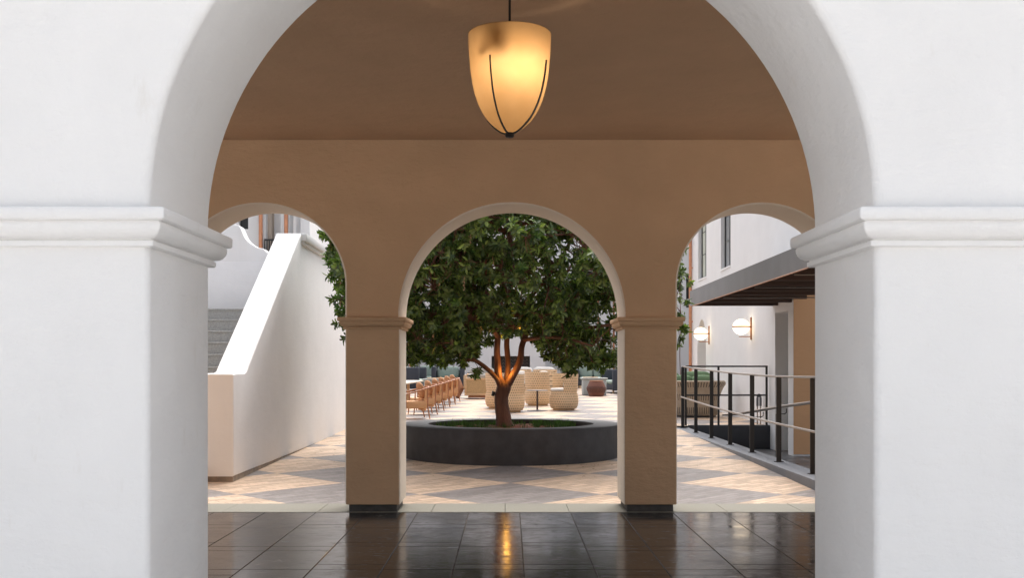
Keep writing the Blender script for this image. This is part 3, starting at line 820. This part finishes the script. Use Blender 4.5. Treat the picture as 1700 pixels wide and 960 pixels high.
limb([tp(824, 540, -.1), tp(770, 490, -.2), tp(700, 450, -.2), tp(620, 430, -.1), tp(560, 420, 0)], [.05, .042, .034, .024, .01])
limb([tp(826, 560, -.1), tp(800, 520, -.8), tp(760, 500, -1.3), tp(720, 480, -1.6)], [.04, .034, .025, .01])
limb([tp(885, 535, .2), tp(950, 545, 0), tp(1010, 540, -.1), tp(1080, 520, 0), tp(1120, 505, 0)], [.042, .034, .026, .018, .009])
limb([tp(870, 565, .1), tp(910, 560, -.6), tp(950, 565, -1.1), tp(985, 575, -1.4)], [.035, .028, .02, .01])
limb([tp(846, 520, .3), tp(830, 430, -.2), tp(840, 360, -.6), tp(820, 300, -.6)], [.045, .035, .028, .012])
# crown: hub points, then leaf rosettes
CC = Vector((-.17, 17.0, 3.35))
def crown_r(d):
    """radius of the crown in direction d"""
    zz = 2.15 if d.z > 0 else 1.95
    e = 1/math.sqrt((d.x/3.12)**2+(d.y/2.75)**2+(d.z/zz)**2)
    nz_ = noise.noise(d*2.2+Vector((3.1, 0, 5)))*.13 + noise.noise(d*5.0)*.10
    return e*(.98+nz_)
hubs = []
random.seed(3)
while len(hubs) < 330:
    d = Vector((rnd.gauss(0, 1), rnd.gauss(0, 1), rnd.gauss(0, 1))).normalized()
    k = rnd.uniform(.36, .97)**.6
    p = CC + d*crown_r(d)*k
    if p.z < 1.75: continue
    if p.z < 2.15 and abs(p.x) < .55: continue
    if min(((p-h).length for h in hubs), default=9) < .27: continue
    if p.x/p.y < -.175 or p.x/p.y > .160: continue
    hubs.append(p)
def twig(a, b, r0, r1, n=5, sag=.0):
    mid = (a+b)/2 + Vector((rnd.gauss(0, .05), rnd.gauss(0, .05), rnd.uniform(-.02, .08)))
    tr.tube([a, (a+mid)/2+Vector((0, 0, .01)), mid, (mid+b)/2, b], [r0, r0*.8+r1*.2, (r0+r1)/2, r0*.3+r1*.7, r1], n, False)
lf = MB(); lf2 = MB(); bl = MB()
def leaf(mb, p, d, up, ln, wd):
    d = d.normalized(); s_ = d.cross(up)
    if s_.length < .01: s_ = d.cross(Vector((1, 0, 0)))
    s_.normalize(); n_ = s_.cross(d).normalized()
    fold = wd*.22; cv = ln*rnd.uniform(.05, .22)
    q = lambda t, w, f, c: p + d*(ln*t) + s_*(wd*w) + n_*(f*fold) - n_*(cv*c)
    vs = [q(0, 0, 0, 0), q(.35, 0, -.3, .12), q(.70, 0, -.3, .5), q(1, 0, 0, 1.05), q(.32, .42, 1, .1), q(.68, .44, 1, .45), q(.32, -.42, 1, .1), q(.68, -.44, 1, .45)]
    mb.add(vs, [(0, 4, 1), (1, 4, 5, 2), (2, 5, 3), (0, 1, 6), (1, 2, 7, 6), (2, 3, 7)])
def rosette(p, axis, young=False, cnt=None):
    axis = axis.normalized(); a1 = axis.orthogonal().normalized(); a2 = axis.cross(a1)
    cnt = cnt or rnd.randint(8, 12); ph0 = rnd.uniform(0, 6.28)
    for k in range(cnt):
        ph = ph0 + k*2.399; tilt = rnd.uniform(.15, 1.0) if not young else rnd.uniform(.5, 1.4)
        d = (a1*math.cos(ph)+a2*math.sin(ph)) + axis*tilt
        d.z -= rnd.uniform(0.0, .7) if not young else 0
        pos = p - axis*(k*.007)
        leaf(lf2 if young else lf, pos, d, axis, rnd.uniform(.080, .142)*(.85 if young else 1), rnd.uniform(.036, .056)*(.8 if young else 1))
def blossom(p):
    L_ = rnd.uniform(.09, .2); x, y, z = p
    for k in range(int(22)):
        t = rnd.random(); rr_ = .028*(1-t*.7)
        c = Vector((x+rnd.gauss(0, rr_*.6), y+rnd.gauss(0, rr_*.6), z-L_*t)); s_ = rnd.uniform(.004, .0075)
        bl.add([c+Vector((s_, 0, 0)), c+Vector((0, s_, 0)), c+Vector((-s_, 0, 0)), c+Vector((0, -s_, 0)), c+Vector((0, 0, s_*1.3)), c+Vector((0, 0, -s_*1.3))],
               [(0, 1, 4), (1, 2, 4), (2, 3, 4), (3, 0, 4), (1, 0, 5), (2, 1, 5), (3, 2, 5), (0, 3, 5)])
nr = 0
for h in hubs:
    q, rq = min(limbs, key=lambda l: (l[0]-h).length - (.25 if l[1] > .03 else 0))
    twig(q, h, min(rq*.6, .022), .009)
    edge = (h-CC).length
    out = (h-CC).normalized()
    for k in range(rnd.randint(15, 20)):
        d = Vector((rnd.gauss(0, 1), rnd.gauss(0, 1), rnd.gauss(0, .85))).normalized()
        p = h + d*rnd.uniform(.12, .42)
        rel = p-CC; lim = crown_r(rel.normalized())*1.04
        if rel.length > lim: p = CC + rel.normalized()*lim*rnd.uniform(.93, 1.0)
        if p.z < 1.52: p.z = 1.52+rnd.uniform(0, .15)
        if p.z < 1.9 and abs(p.x+.05) < .42: continue
        if 1.8 < p.z < 3.1 and abs(p.x+.05) < .5 and 14.9 < p.y < 17.2 and rnd.random() < .45: continue
        if p.x/p.y < (-.193 if p.z > 2.75 else -.174)+rnd.uniform(-.004, .006) or p.x/p.y > .170: continue
        twig(h, p, .006, .0028, 3)
        ax = (p-h).normalized() + out*.55 + Vector((0, 0, rnd.uniform(-.2, .6)))
        yg = rnd.random() < .055
        rosette(p, ax, False); nr += 1
        if rnd.random() < .6: rosette(p*.75+h*.25 + Vector((rnd.gauss(0, .03), rnd.gauss(0, .03), 0)), ax + d*.5, False, 6)
        if yg or (p.z > 3.1 and rnd.random() < .06): rosette(p+ax.normalized()*.03, ax, True, 7)
        if rnd.random() < .045: blossom(p - Vector((0, 0, .03)))
# hanging sprays at the lower edge
for (px, py, dy) in ((690, 585, -.4), (712, 590, -.8), (735, 592, -.9), (752, 580, -.5), (768, 588, -.3), (700, 575, .3), (931, 598, -.9), (945, 608, -1.0), (965, 590, -.8), (985, 602, -.9), (1004, 598, -.6), (1016, 600, -.3), (975, 580, .2), (912, 585, -.4), (795, 612, -.7), (680, 590, .2), (1030, 590, 0),
                     (545, 380, -.2), (552, 405, -.4), (560, 395, 0), (548, 430, -.3), (558, 450, 0), (565, 500, -.2), (570, 520, .1), (562, 430, .3), (570, 470, 0), (560, 375, .2),
                     (1130, 470, 0), (1133, 490, .1), (1131, 520, 0), (1134, 545, .2), (1128, 560, 0)):
    base = tp(px, py, dy)
    lp, rq = min(limbs, key=lambda l: (l[0]-base).length)
    hh = min(hubs, key=lambda h: (h-base).length)
    src = hh if (hh-base).length < (lp-base).length else lp
    small = px > 1100 or px == 795
    twig(src, base, .008, .004, 4)
    for k in range(3 if small else 8):
        d = Vector((rnd.gauss(0, .5), rnd.gauss(0, .5), rnd.uniform(-1, .5))).normalized()*rnd.uniform(.04, .20)
        p = base+d
        if p.x < -3.3: p.x = -3.3
        twig(base, p, .004, .0025, 3); rosette(p, d.normalized()+Vector((0, 0, -.2)), px < 600 and rnd.random() < .45)
    if px < 600 and rnd.random() < .6: blossom(base)
tr.build('trunk', BARK, tree, angle=180, world=True)
lf.build('crown', LEAF, tree, angle=180, world=True)
lf2.build('young_shoots', LEAFL, tree, angle=180, world=True)['kind'] = 'stuff'
bl.build('blossom', BLOSM, tree, angle=180, world=True)['kind'] = 'stuff'
print('leaves', len(lf.f)//6, 'hubs', len(hubs), 'rosettes', nr)
# uplights fixed to the tree
ul = thing('tree_uplight', 'small black spotlight strapped to the tree trunk below the fork', 'spotlight', (0,0,0))
ulp = tp(820, 655, -.05); ul.location = ulp
m = MB(); m.tube([(-.02, 0, -.03), (0, 0, .045)], [.022, .030], 12); m.tube([(0, 0, 0), (.06, 0, -.01)], .008, 6); m.build('housing', BLKM, ul)
ORG = (1, .46, .12)
plight('tree_light_front', tuple(tp(840, 652, -.33)), 3, ORG, .02, 'SPOT', (R(180-14), 0, 0), 75, .8)
plight('tree_light_crotch', tuple(tp(841, 618, -.10)), 1.6, (1, .47, .08), .02)
plight('tree_light_crown', tuple(tp(838, 575, .55)), 24, (1, .42, .07), .06, 'SPOT', (R(180), 0, 0), 110, .6)

# ------------------------------------------------------------------ furniture
def place(t, px, Y, rz=0, dz=0):
    t.location = (px2x(px, Y), Y, gz(Y)+dz); t.rotation_euler = (0, 0, rz)

# orange armchairs; local front = -x
def armchair():
    t = thing('armchair', 'x', 'armchair', (0,0,0), 0, 'tan armchairs in a row along the long table')
    m = MB(); m.box(-.34, .22, -.28, .28, .26, .44, .03); m.build('seat', CAN, t)
    m = MB(); rg = []
    for j in range(8):
        f = j/7; z = .20+.55*f; w = .235+.06*math.sin(f*1.6)
        rg.append([(.25+.05*f + .04*math.cos(PI*u)*0 - .10*(abs(u)**2), w*u*1.0, z) for u in [(-1+2*i/10) for i in range(11)]])
    m.rings(rg, False); m.rings([[(x-.045, y, z) for x, y, z in r_] for r_ in reversed(rg)], False)
    m.rings([rg[-1], [(x-.045, y, z) for x, y, z in rg[-1]]], False)
    m.rings([[r_[0] for r_ in rg], [(r_[0][0]-.045, r_[0][1], r_[0][2]) for r_ in rg]], False); m.rings([[r_[-1] for r_ in rg], [(r_[-1][0]-.045, r_[-1][1], r_[-1][2]) for r_ in rg]], False)
    m.build('backrest', CAN, t, angle=60)
    m = MB(); m.tube(crom([(-.36, -.33, .60), (-.15, -.34, .66), (.10, -.32, .73), (.26, -.22, .775), (.30, 0, .79), (.26, .22, .775), (.10, .32, .73), (-.15, .34, .66), (-.36, .33, .60)], 5), .019, 8); m.build('arm_rail', WOODR, t)
    for (x, y, zt, lx) in ((-.34, -.31, .60, -.37), (-.34, .31, .60, -.37), (.22, -.27, .76, .28), (.22, .27, .76, .28)):
        m = MB(); m.tube([(lx, y, 0), (x, y, .3), (x+.01, y, zt)], [.014, .021, .017], 8); m.build('leg', WOODR, t)
    m = MB(); m.M = Matrix.Translation((.12, 0, .70)) @ Matrix.Rotation(R(72), 4, 'Y'); m.cushion((0, 0, 0), .42, .44, .15, 3); m.build('pillow', PILB, t, angle=180)
    return t
ac = armchair()
labels = ['nearest tan armchair, closest to the round planter', 'second tan armchair of the row counting from the planter', 'third tan armchair of the row counting from the planter', 'fourth tan armchair of the row counting from the planter', 'fifth tan armchair of the row counting from the planter', 'farthest tan armchair of the row, at the end near the dark sofas']
for i in range(6):
    Y = 26.15 + i*1.74
    t = ac if i == 0 else dup(ac)
    place(t, 0, Y, R(19)); t.location.x = -2.30 + .068*i
    t['label'] = labels[i]
# long table
tb = thing('long_table', 'long pale table hidden mostly behind the row of tan armchairs', 'table', (-3.35, 31.5, gz(31.5)))
m = MB(); m.box(-.42, .42, -3.6, 4.6, .70, .745, .01); m.build('tabletop', plain('pale_tabletop', (.62, .56, .47), .5), tb)
for y in (-3.2, .4, 4.2):
    for x in (-.3, .3):
        m = MB(); m.box(x-.04, x+.04, y-.04, y+.04, -.05, .70); m.build('leg', WOODL, tb)

# barrel chairs; local front = -y
def barrel(cmat, wide=.40):
    t = thing('barrel_chair', 'x', 'armchair', (0,0,0), 0, 'woven cane barrel chairs')
    m = MB(); n = 40
    m.lathe([(.30, .035), (wide*.90, .05), (wide*1.0, .13), (wide*1.05, .28), (wide*1.01, .42), (wide*.93, .52), (wide*.94, .54), (.05, .54)], n); m.build('barrel_base', cmat, t, angle=40)
    m = MB(); n = 36; rg = []
    for (r_, z) in ((wide*.95, .535), (wide*.99, .62), (wide*1.01, .8), (wide*1.03, 1.01), (wide*1.02, 1.04), (wide*.84, 1.04), (wide*.83, 1.01), (wide*.82, .8), (wide*.80, .62), (wide*.79, .545)):
        rg.append([(r_*math.cos(a), r_*math.sin(a), z) for a in [R(-42)+R(264)*k/n for k in range(n+1)]])
    m.rings(rg, False)
    for e in (0, -1):
        pts = [r_[e] for r_ in rg]; m.add(pts, [tuple(range(len(pts)))])
    m.build('backrest', cmat, t, angle=40)
    m = MB(); m.lathe([(.26, 0), (.31, 0), (.31, .045), (.26, .045)], 32, 0, 0, True, True); m.build('base_ring', WOODL, t)
    m = MB(); m.lathe([(.001, .535), (.31, .54), (.335, .565), (.335, .60), (.31, .625), (.001, .635)], 32, 0, -.05); m.build('seat_cushion', CUSHW, t, angle=60)
    m = MB(); m.M = Matrix.Translation((0, .20, .80)) @ Matrix.Rotation(R(72), 4, 'X'); m.cushion((0, 0, 0), .44, .40, .14); m.build('pillow', CUSHW, t, angle=180)
    return t
bc = barrel(CANE)
data = [(936, 29.95, R(-52), 'woven cane barrel chair with a white seat cushion beside the small round table'),
        (893, 32.6, R(168), 'woven cane barrel chair seen from behind, directly behind the small round table'),
        (846, 29.0, R(172), 'woven cane barrel chair just right of the tree trunk'),
        (829, 30.9, R(178), 'woven cane barrel chair just left of the tree trunk'),
        (905, 36.5, R(10), 'far woven cane barrel chair behind the one at the small round table'),
        (862, 36.8, R(-10), 'far woven cane barrel chair glimpsed between the fork of the tree and its neighbours')]
for i, (px, Y, rz, lab) in enumerate(data):
    t = bc if i == 0 else dup(bc)
    place(t, px, Y, rz); t['label'] = lab
# round side table
t = thing('side_table', 'small round pedestal table with thin grey top between the barrel chairs', 'table'); place(t, 892, 29.7)
m = MB(); m.lathe([(.001, .56), (.29, .56), (.30, .567), (.29, .577), (.001, .577)], 32); m.build('tabletop', plain('grey_top', (.20, .21, .23), .3), t)
m = MB(); m.tube([(0, 0, .015), (0, 0, .56)], .028, 10); m.build('column', plain('brown_metal', (.08, .05, .045), .4), t)
m = MB(); m.lathe([(.001, 0), (.29, 0), (.29, .012), (.03, .02), (.001, .02)], 32); m.build('foot', plain('grey_foot', (.16, .16, .18), .4), t)
# wooden lounge chair with rattan side panel
t = thing('lounge_chair', 'pale wood lounge chair with rattan side panel and grey cushions', 'armchair'); place(t, 791, 37.2)
m = MB()
for (a, b, c, d) in ((-.40, .42, .12, .20), (-.40, .42, .66, .73), (-.40, -.33, .2, .66), (.35, .42, .2, .66)): m.box(a, b, -.45, -.39, c, d, .008)
m.box(-.40, .42, .39, .45, .12, .73, .01); m.box(-.38, .40, -.38, .38, .18, .30); m.build('frame', WOODL, t)
m = MB(); m.box(-.33, .35, -.43, -.41, .2, .66); m.build('side_panel', CANEP, t)
m = MB(); m.box(-.28, .42, -.36, .36, .04, .12); m.build('base', WOODR, t)
m = MB(); m.cushion((0, 0, .42), .76, .76, .22, 5); m.build('seat_cushion', CUSHG, t, angle=180)
m = MB(); m.cushion((.02, 0, .78), .70, .5, .26, 3.5); m.build('pillow', CUSHG, t, angle=180)
# pale loveseat/cushions behind the middle (white cushions peeking over)
def sofa(label, px, Y, w, rz, shell, cush, hgt=.78, arm=.85, grp=None):
    t = thing('sofa', label, 'sofa', (0,0,0), 0, grp); place(t, px, Y, rz)
    m = MB(); m.box(-w/2, w/2, -.42, .42, .12, .34, .04); m.build('seat_base', shell, t)
    m = MB(); m.box(-w/2, w/2, .30, .44, .12, hgt, .04); m.build('backrest', shell, t)
    for s in (-1, 1):
        m = MB(); m.box(s*w/2-.09, s*w/2+.09, -.42, .44, .10, arm, .05); m.build('armrest', shell, t)
    m = MB(); k = 2 if w > 1.3 else 1
    for i in range(k):
        cx = (-w/2+.1) + (w-.2)*(i+.5)/k; m = MB(); m.cushion((cx, -.06, .42), (w-.22)/k, .72, .2, 6); m.build('seat_cushion', cush, t, angle=180)
        m = MB(); m.M = Matrix.Translation((cx, .2, .74)) @ Matrix.Rotation(R(78), 4, 'X'); m.cushion((0, 0, 0), (w-.26)/k, .56, .18, 4); m.build('back_cushion', cush, t, angle=180)
    for sx in (-1, 1):
        for sy in (-.35, .35):
            m = MB(); m.box(sx*(w/2-.12)-.03, sx*(w/2-.12)+.03, sy-.03, sy+.03, 0, .12); m.build('leg', WOODL, t)
    return t
G1 = 'charcoal sofas at the far end'
sofa('charcoal sofa with sage back cushions behind the far end of the armchair row', 744, 46.5, 1.25, 0, NAVY, CUSHS, .85, 1.0, G1)
sofa('charcoal sofa at far left, its high arm beside a slim copper post', 686, 44.5, 1.2, R(80), NAVY, CUSHS, .9, 1.0, G1)
sofa('charcoal sofa facing the dining row with pale cushions, left of the sage one', 709, 49, .95, 0, NAVY, CUSHS, .85, 1.05, G1)
sofa('charcoal sofa partly hidden by the right pier, behind the brown stool', 1024, 42.5, 1.5, R(-78), NAVY, CUSHS, .85, .95, G1)
sofa('charcoal sofa with a large pale sage cushion behind the pale stone table', 985, 48.0, 1.5, 0, NAVY, CUSHS, .8, .85, G1)
sofa('cream sofa with long white cushions behind the barrel chairs, below the fireplace', 885, 44.5, 2.1, 0, WOODL, CUSHW, .75, .7, None)
sofa('pale wood sofa with grey cushions behind the rattan lounge chair', 800, 43.5, 1.3, 0, WOODL, CUSHG, .75, .7, None)
# coffee tables
def ctable(label, px, Y, w, d, h, tm, bm):
    t = thing('coffee_table', label, 'table'); place(t, px, Y)
    m = MB(); m.box(-w/2, w/2, -d/2, d/2, h-.06, h, .012); m.build('tabletop', tm, t)
    m = MB(); m.box(-w/2+.05, w/2-.05, -d/2+.05, d/2-.05, 0, h-.061, .02); m.build('base', bm, t)
    return t
ctable('pale stone block table behind the brown woven stool', 986, 40.4, .98, .98, .66, STONE, STONE)
ctable('pale stone coffee table with wooden tray in front of the sage sofa', 728, 43.0, 1.25, .8, .56, STONE, STONE)
t = thing('tray', 'wooden tray lying on the pale coffee table by the charcoal sofas', 'tray', (px2x(724, 42.9), 42.9, gz(43)+.56)); m = MB(); m.box(-.35, .35, -.22, .22, 0, .03, .01); m.build('tray_board', WOODL, t)
t = thing('tray', 'wooden tray lying on the pale stone block table', 'tray', (px2x(980, 40.4), 40.4, gz(40.4)+.66)); m = MB(); m.box(-.28, .28, -.2, .2, 0, .03, .01); m.build('tray_board', WOODL, t)
# brown stool
t = thing('woven_stool', 'brown woven drum stool with a wooden top in front of the pale stone table', 'stool'); place(t, 990, 39.2)
m = MB(); m.lathe([(.26, 0), (.27, .015), (.365, .26), (.368, .285), (.365, .31), (.26, .54), (.24, .55), (.01, .55)], 40, 0, 0, True); m.build('woven_body', ROPEB, t, angle=30)
m = MB(); m.lathe([(.001, .551), (.25, .551), (.255, .565), (.25, .585), (.001, .585)], 32); m.build('top', WOODR, t)
# pentagonal lantern by the row end
t = thing('floor_lantern', 'faceted copper-brown floor lantern at the far end of the armchair row', 'lantern'); place(t, 760, 37.6)
m = MB(); m.lathe([(.06, 0), (.20, .28), (.22, .36), (.10, .66), (.03, .70)], 6, 0, 0, True, True); m.build('facets', WOODR, t, angle=10)
# rope loveseat on the right
t = thing('rope_armchair', 'wide beige rope tub chair with green cushions behind the railing', 'armchair'); place(t, 1153, 27.0, R(158))
m = MB(); n = 40
rg = []
for (rx, z) in ((.56, .03), (.60, .08), (.60, .3), (.63, .55), (.70, .74), (.76, .86), (.77, .90), (.74, .90), (.67, .74), (.58, .55), (.55, .3), (.54, .1)):
    rg.append([(rx*math.cos(a), rx*.78*math.sin(a), z - (.22 if z > .5 else 0)*max(0, -math.sin(a)+.1)) for a in [R(-35)+R(250)*k/n for k in range(n+1)]])
m.rings(rg, False); m.build('woven_shell', ROPEG, t, angle=50)
m = MB(); m.tube([(.77*math.cos(a), .77*.78*math.sin(a), .905-.22*max(0, -math.sin(a)+.1)) for a in [R(-35)+R(250)*k/n for k in range(n+1)]], .022, 8); m.build('rim', plain('pale_rim', (.5, .42, .33), .6), t)
m = MB(); m.cushion((0, -.05, .40), 1.02, .80, .26, 5); m.build('seat_cushion', CUSHGR, t, angle=180)
for x in (-.27, .27):
    m = MB(); m.M = Matrix.Translation((x, .28, .82)) @ Matrix.Rotation(R(78), 4, 'X'); m.cushion((0, 0, 0), .58, .5, .22, 3.5); m.build('back_cushion', CUSHGR, t, angle=180)
m = MB(); m.lathe([(.5, 0), (.54, 0), (.54, .04), (.5, .04)], 32, 0, 0, True, True); m.build('base', BLKM, t)
t = thing('garden_sofa', 'green cushioned sofa behind the beige rope tub chair', 'sofa'); place(t, 1130, 30.5, R(170))
m = MB(); m.box(-.9, .9, -.4, .4, .1, .32, .04); m.build('seat_base', ROPEG, t)
m = MB(); m.cushion((0, 0, .42), 1.7, .75, .24, 6); m.build('seat_cushion', CUSHGR, t, angle=180)
for x in (-.45, .45):
    m = MB(); m.M = Matrix.Translation((x, .28, .80)) @ Matrix.Rotation(R(78), 4, 'X'); m.cushion((0, 0, 0), .85, .6, .24, 4); m.build('back_cushion', CUSHGR, t, angle=180)

# slim posts and shrubs in the distance
def post(px, Y, h, label):
    m = MB(); m.tube([(0, 0, 0), (0, 0, h)], .045, 8); m.lathe([(.12, 0), (.12, .02), (.04, .03)], 12, 0, 0, True); o = m.build('garden_post', WOODR); o.location = (px2x(px, Y), Y, gz(Y))
    tag(o, label, 'post', 'slim wooden posts in the distance')
post(680.5, 50.5, 4.5, 'slim reddish post furthest left behind the charcoal sofas')
post(691, 51, 4.5, 'slim wooden post between the two leftmost charcoal sofas')
post(993, 52, 4.5, 'slim reddish post behind the shrubs, left one of the pair on the right')
post(1019, 49, 4.5, 'slim reddish post rising beside the charcoal sofa near the right pier')
def shrub(px, Y, w, h, label, n=900):
    t = thing('shrub', label, 'shrub', (px2x(px, Y), Y, gz(Y)), 0, 'shrubs in the far planting')
    m = MB()
    for _ in range(n):
        d = Vector((rnd.gauss(0, 1), rnd.gauss(0, 1), rnd.gauss(0, 1))).normalized()*rnd.uniform(.35, 1)
        p = Vector((d.x*w/2, d.y*w/2, h*.55+d.z*h*.45))
        if noise.noise(p*2.5+Vector((px, 0, 0))) < -.15: continue
        leaf(m, p, d+Vector((rnd.gauss(0, .6), rnd.gauss(0, .6), rnd.gauss(0, .6))), Vector((0, 0, 1)), rnd.uniform(.12, .24), .07)
    m.build('foliage', LEAF, t, angle=180)
    s = MB()
    for k in range(5):
        a = rnd.uniform(0, 6.28); s.tube([(0, 0, 0), (math.cos(a)*w*.15, math.sin(a)*w*.15, h*.4), (math.cos(a)*w*.3, math.sin(a)*w*.3, h*.8)], [.02, .014, .006], 5)
    s.build('stem', BARK, t)
shrub(975, 51.5, 1.9, 2.3, 'dark green shrub behind the large sage cushion')
shrub(1000, 53, 1.7, 2.6, 'tall green shrub between the slim posts on the right')
shrub(948, 53, 1.3, 1.8, 'low green shrub at the white wall right of the fireplace')
shrub(678, 53, 1.2, 1.9, 'green shrub at the far left behind the slim reddish post')
# climbing vine on the far right wall
t = thing('climbing_vine', 'thin green vine hanging beside the right pier near the copper downpipe', 'plant', (px2x(1131, 33), 33, gz(33)))
m = MB(); s = MB()
pts = [(0.02*math.sin(z*3)-.03, .02*math.cos(z*2), z) for z in [i*.25 for i in range(18)]]
s.tube(pts, .012, 5); s.build('stem', BARK, t)
for p in pts[8:]:
    for _ in range(rnd.choice((2, 5, 9))):
        q = Vector(p)+Vector((rnd.gauss(0, .07), rnd.gauss(0, .05), rnd.gauss(0, .13)))
        leaf(m, q, Vector((rnd.gauss(0, 1), rnd.gauss(0, 1), rnd.gauss(0, 1))), Vector((0, 0, 1)), .12, .05)
m.build('foliage', LEAF, t, angle=180)

# ------------------------------------------------------------------ camera
cam = bpy.data.cameras.new('camera'); co = bpy.data.objects.new('camera', cam); COL.objects.link(co)
co.location = (0, 0, H0); co.rotation_euler = (R(90), 0, 0)
cam.sensor_width = 36; cam.lens = F/1700*36; cam.shift_x = 5/1700; cam.shift_y = 129/1700
cam.clip_start = .05; cam.clip_end = 1500
sc.camera = co

# ------------------------------------------------------------------ light
EL, AZ = R(58), R(12)      # AZ: compass direction of the sun in the scene (0 = +y, clockwise)
w = bpy.data.worlds.new('World'); sc.world = w; w.use_nodes = True
t = w.node_tree; t.nodes.clear()
sky = t.nodes.new('ShaderNodeTexSky'); sky.sky_type = 'NISHITA'; sky.sun_disc = False
sky.sun_elevation = EL; sky.sun_rotation = AZ; sky.air_density = 1.0; sky.dust_density = 6; sky.ozone_density = 1.0
hs = t.nodes.new('ShaderNodeHueSaturation'); hs.inputs['Saturation'].default_value = .36
bg = t.nodes.new('ShaderNodeBackground'); bg.inputs[1].default_value = .15
wo = t.nodes.new('ShaderNodeOutputWorld')
t.links.new(sky.outputs[0], hs.inputs['Color']); t.links.new(hs.outputs[0], bg.inputs[0]); t.links.new(bg.outputs[0], wo.inputs[0])
sl = bpy.data.lights.new('sun', 'SUN'); sl.energy = .5; sl.angle = R(35); sl.color = (1, .97, .93)
so = bpy.data.objects.new('sun', sl); COL.objects.link(so)
dirv = Vector((math.sin(AZ)*math.cos(EL), math.cos(AZ)*math.cos(EL), math.sin(EL)))
so.rotation_euler = dirv.to_track_quat('Z', 'Y').to_euler(); so.location = (0, 0, 20)

sc.view_settings.view_transform = 'Standard'; sc.view_settings.look = 'None'
sc.view_settings.exposure = 1.1; sc.view_settings.gamma = 1.0
sc.render.engine = 'CYCLES'
c = sc.cycles
c.use_denoising = True; c.max_bounces = 10; c.diffuse_bounces = 6; c.glossy_bounces = 4; c.transmission_bounces = 6; c.transparent_max_bounces = 8
c.sample_clamp_indirect = 8; c.caustics_reflective = False; c.caustics_refractive = False
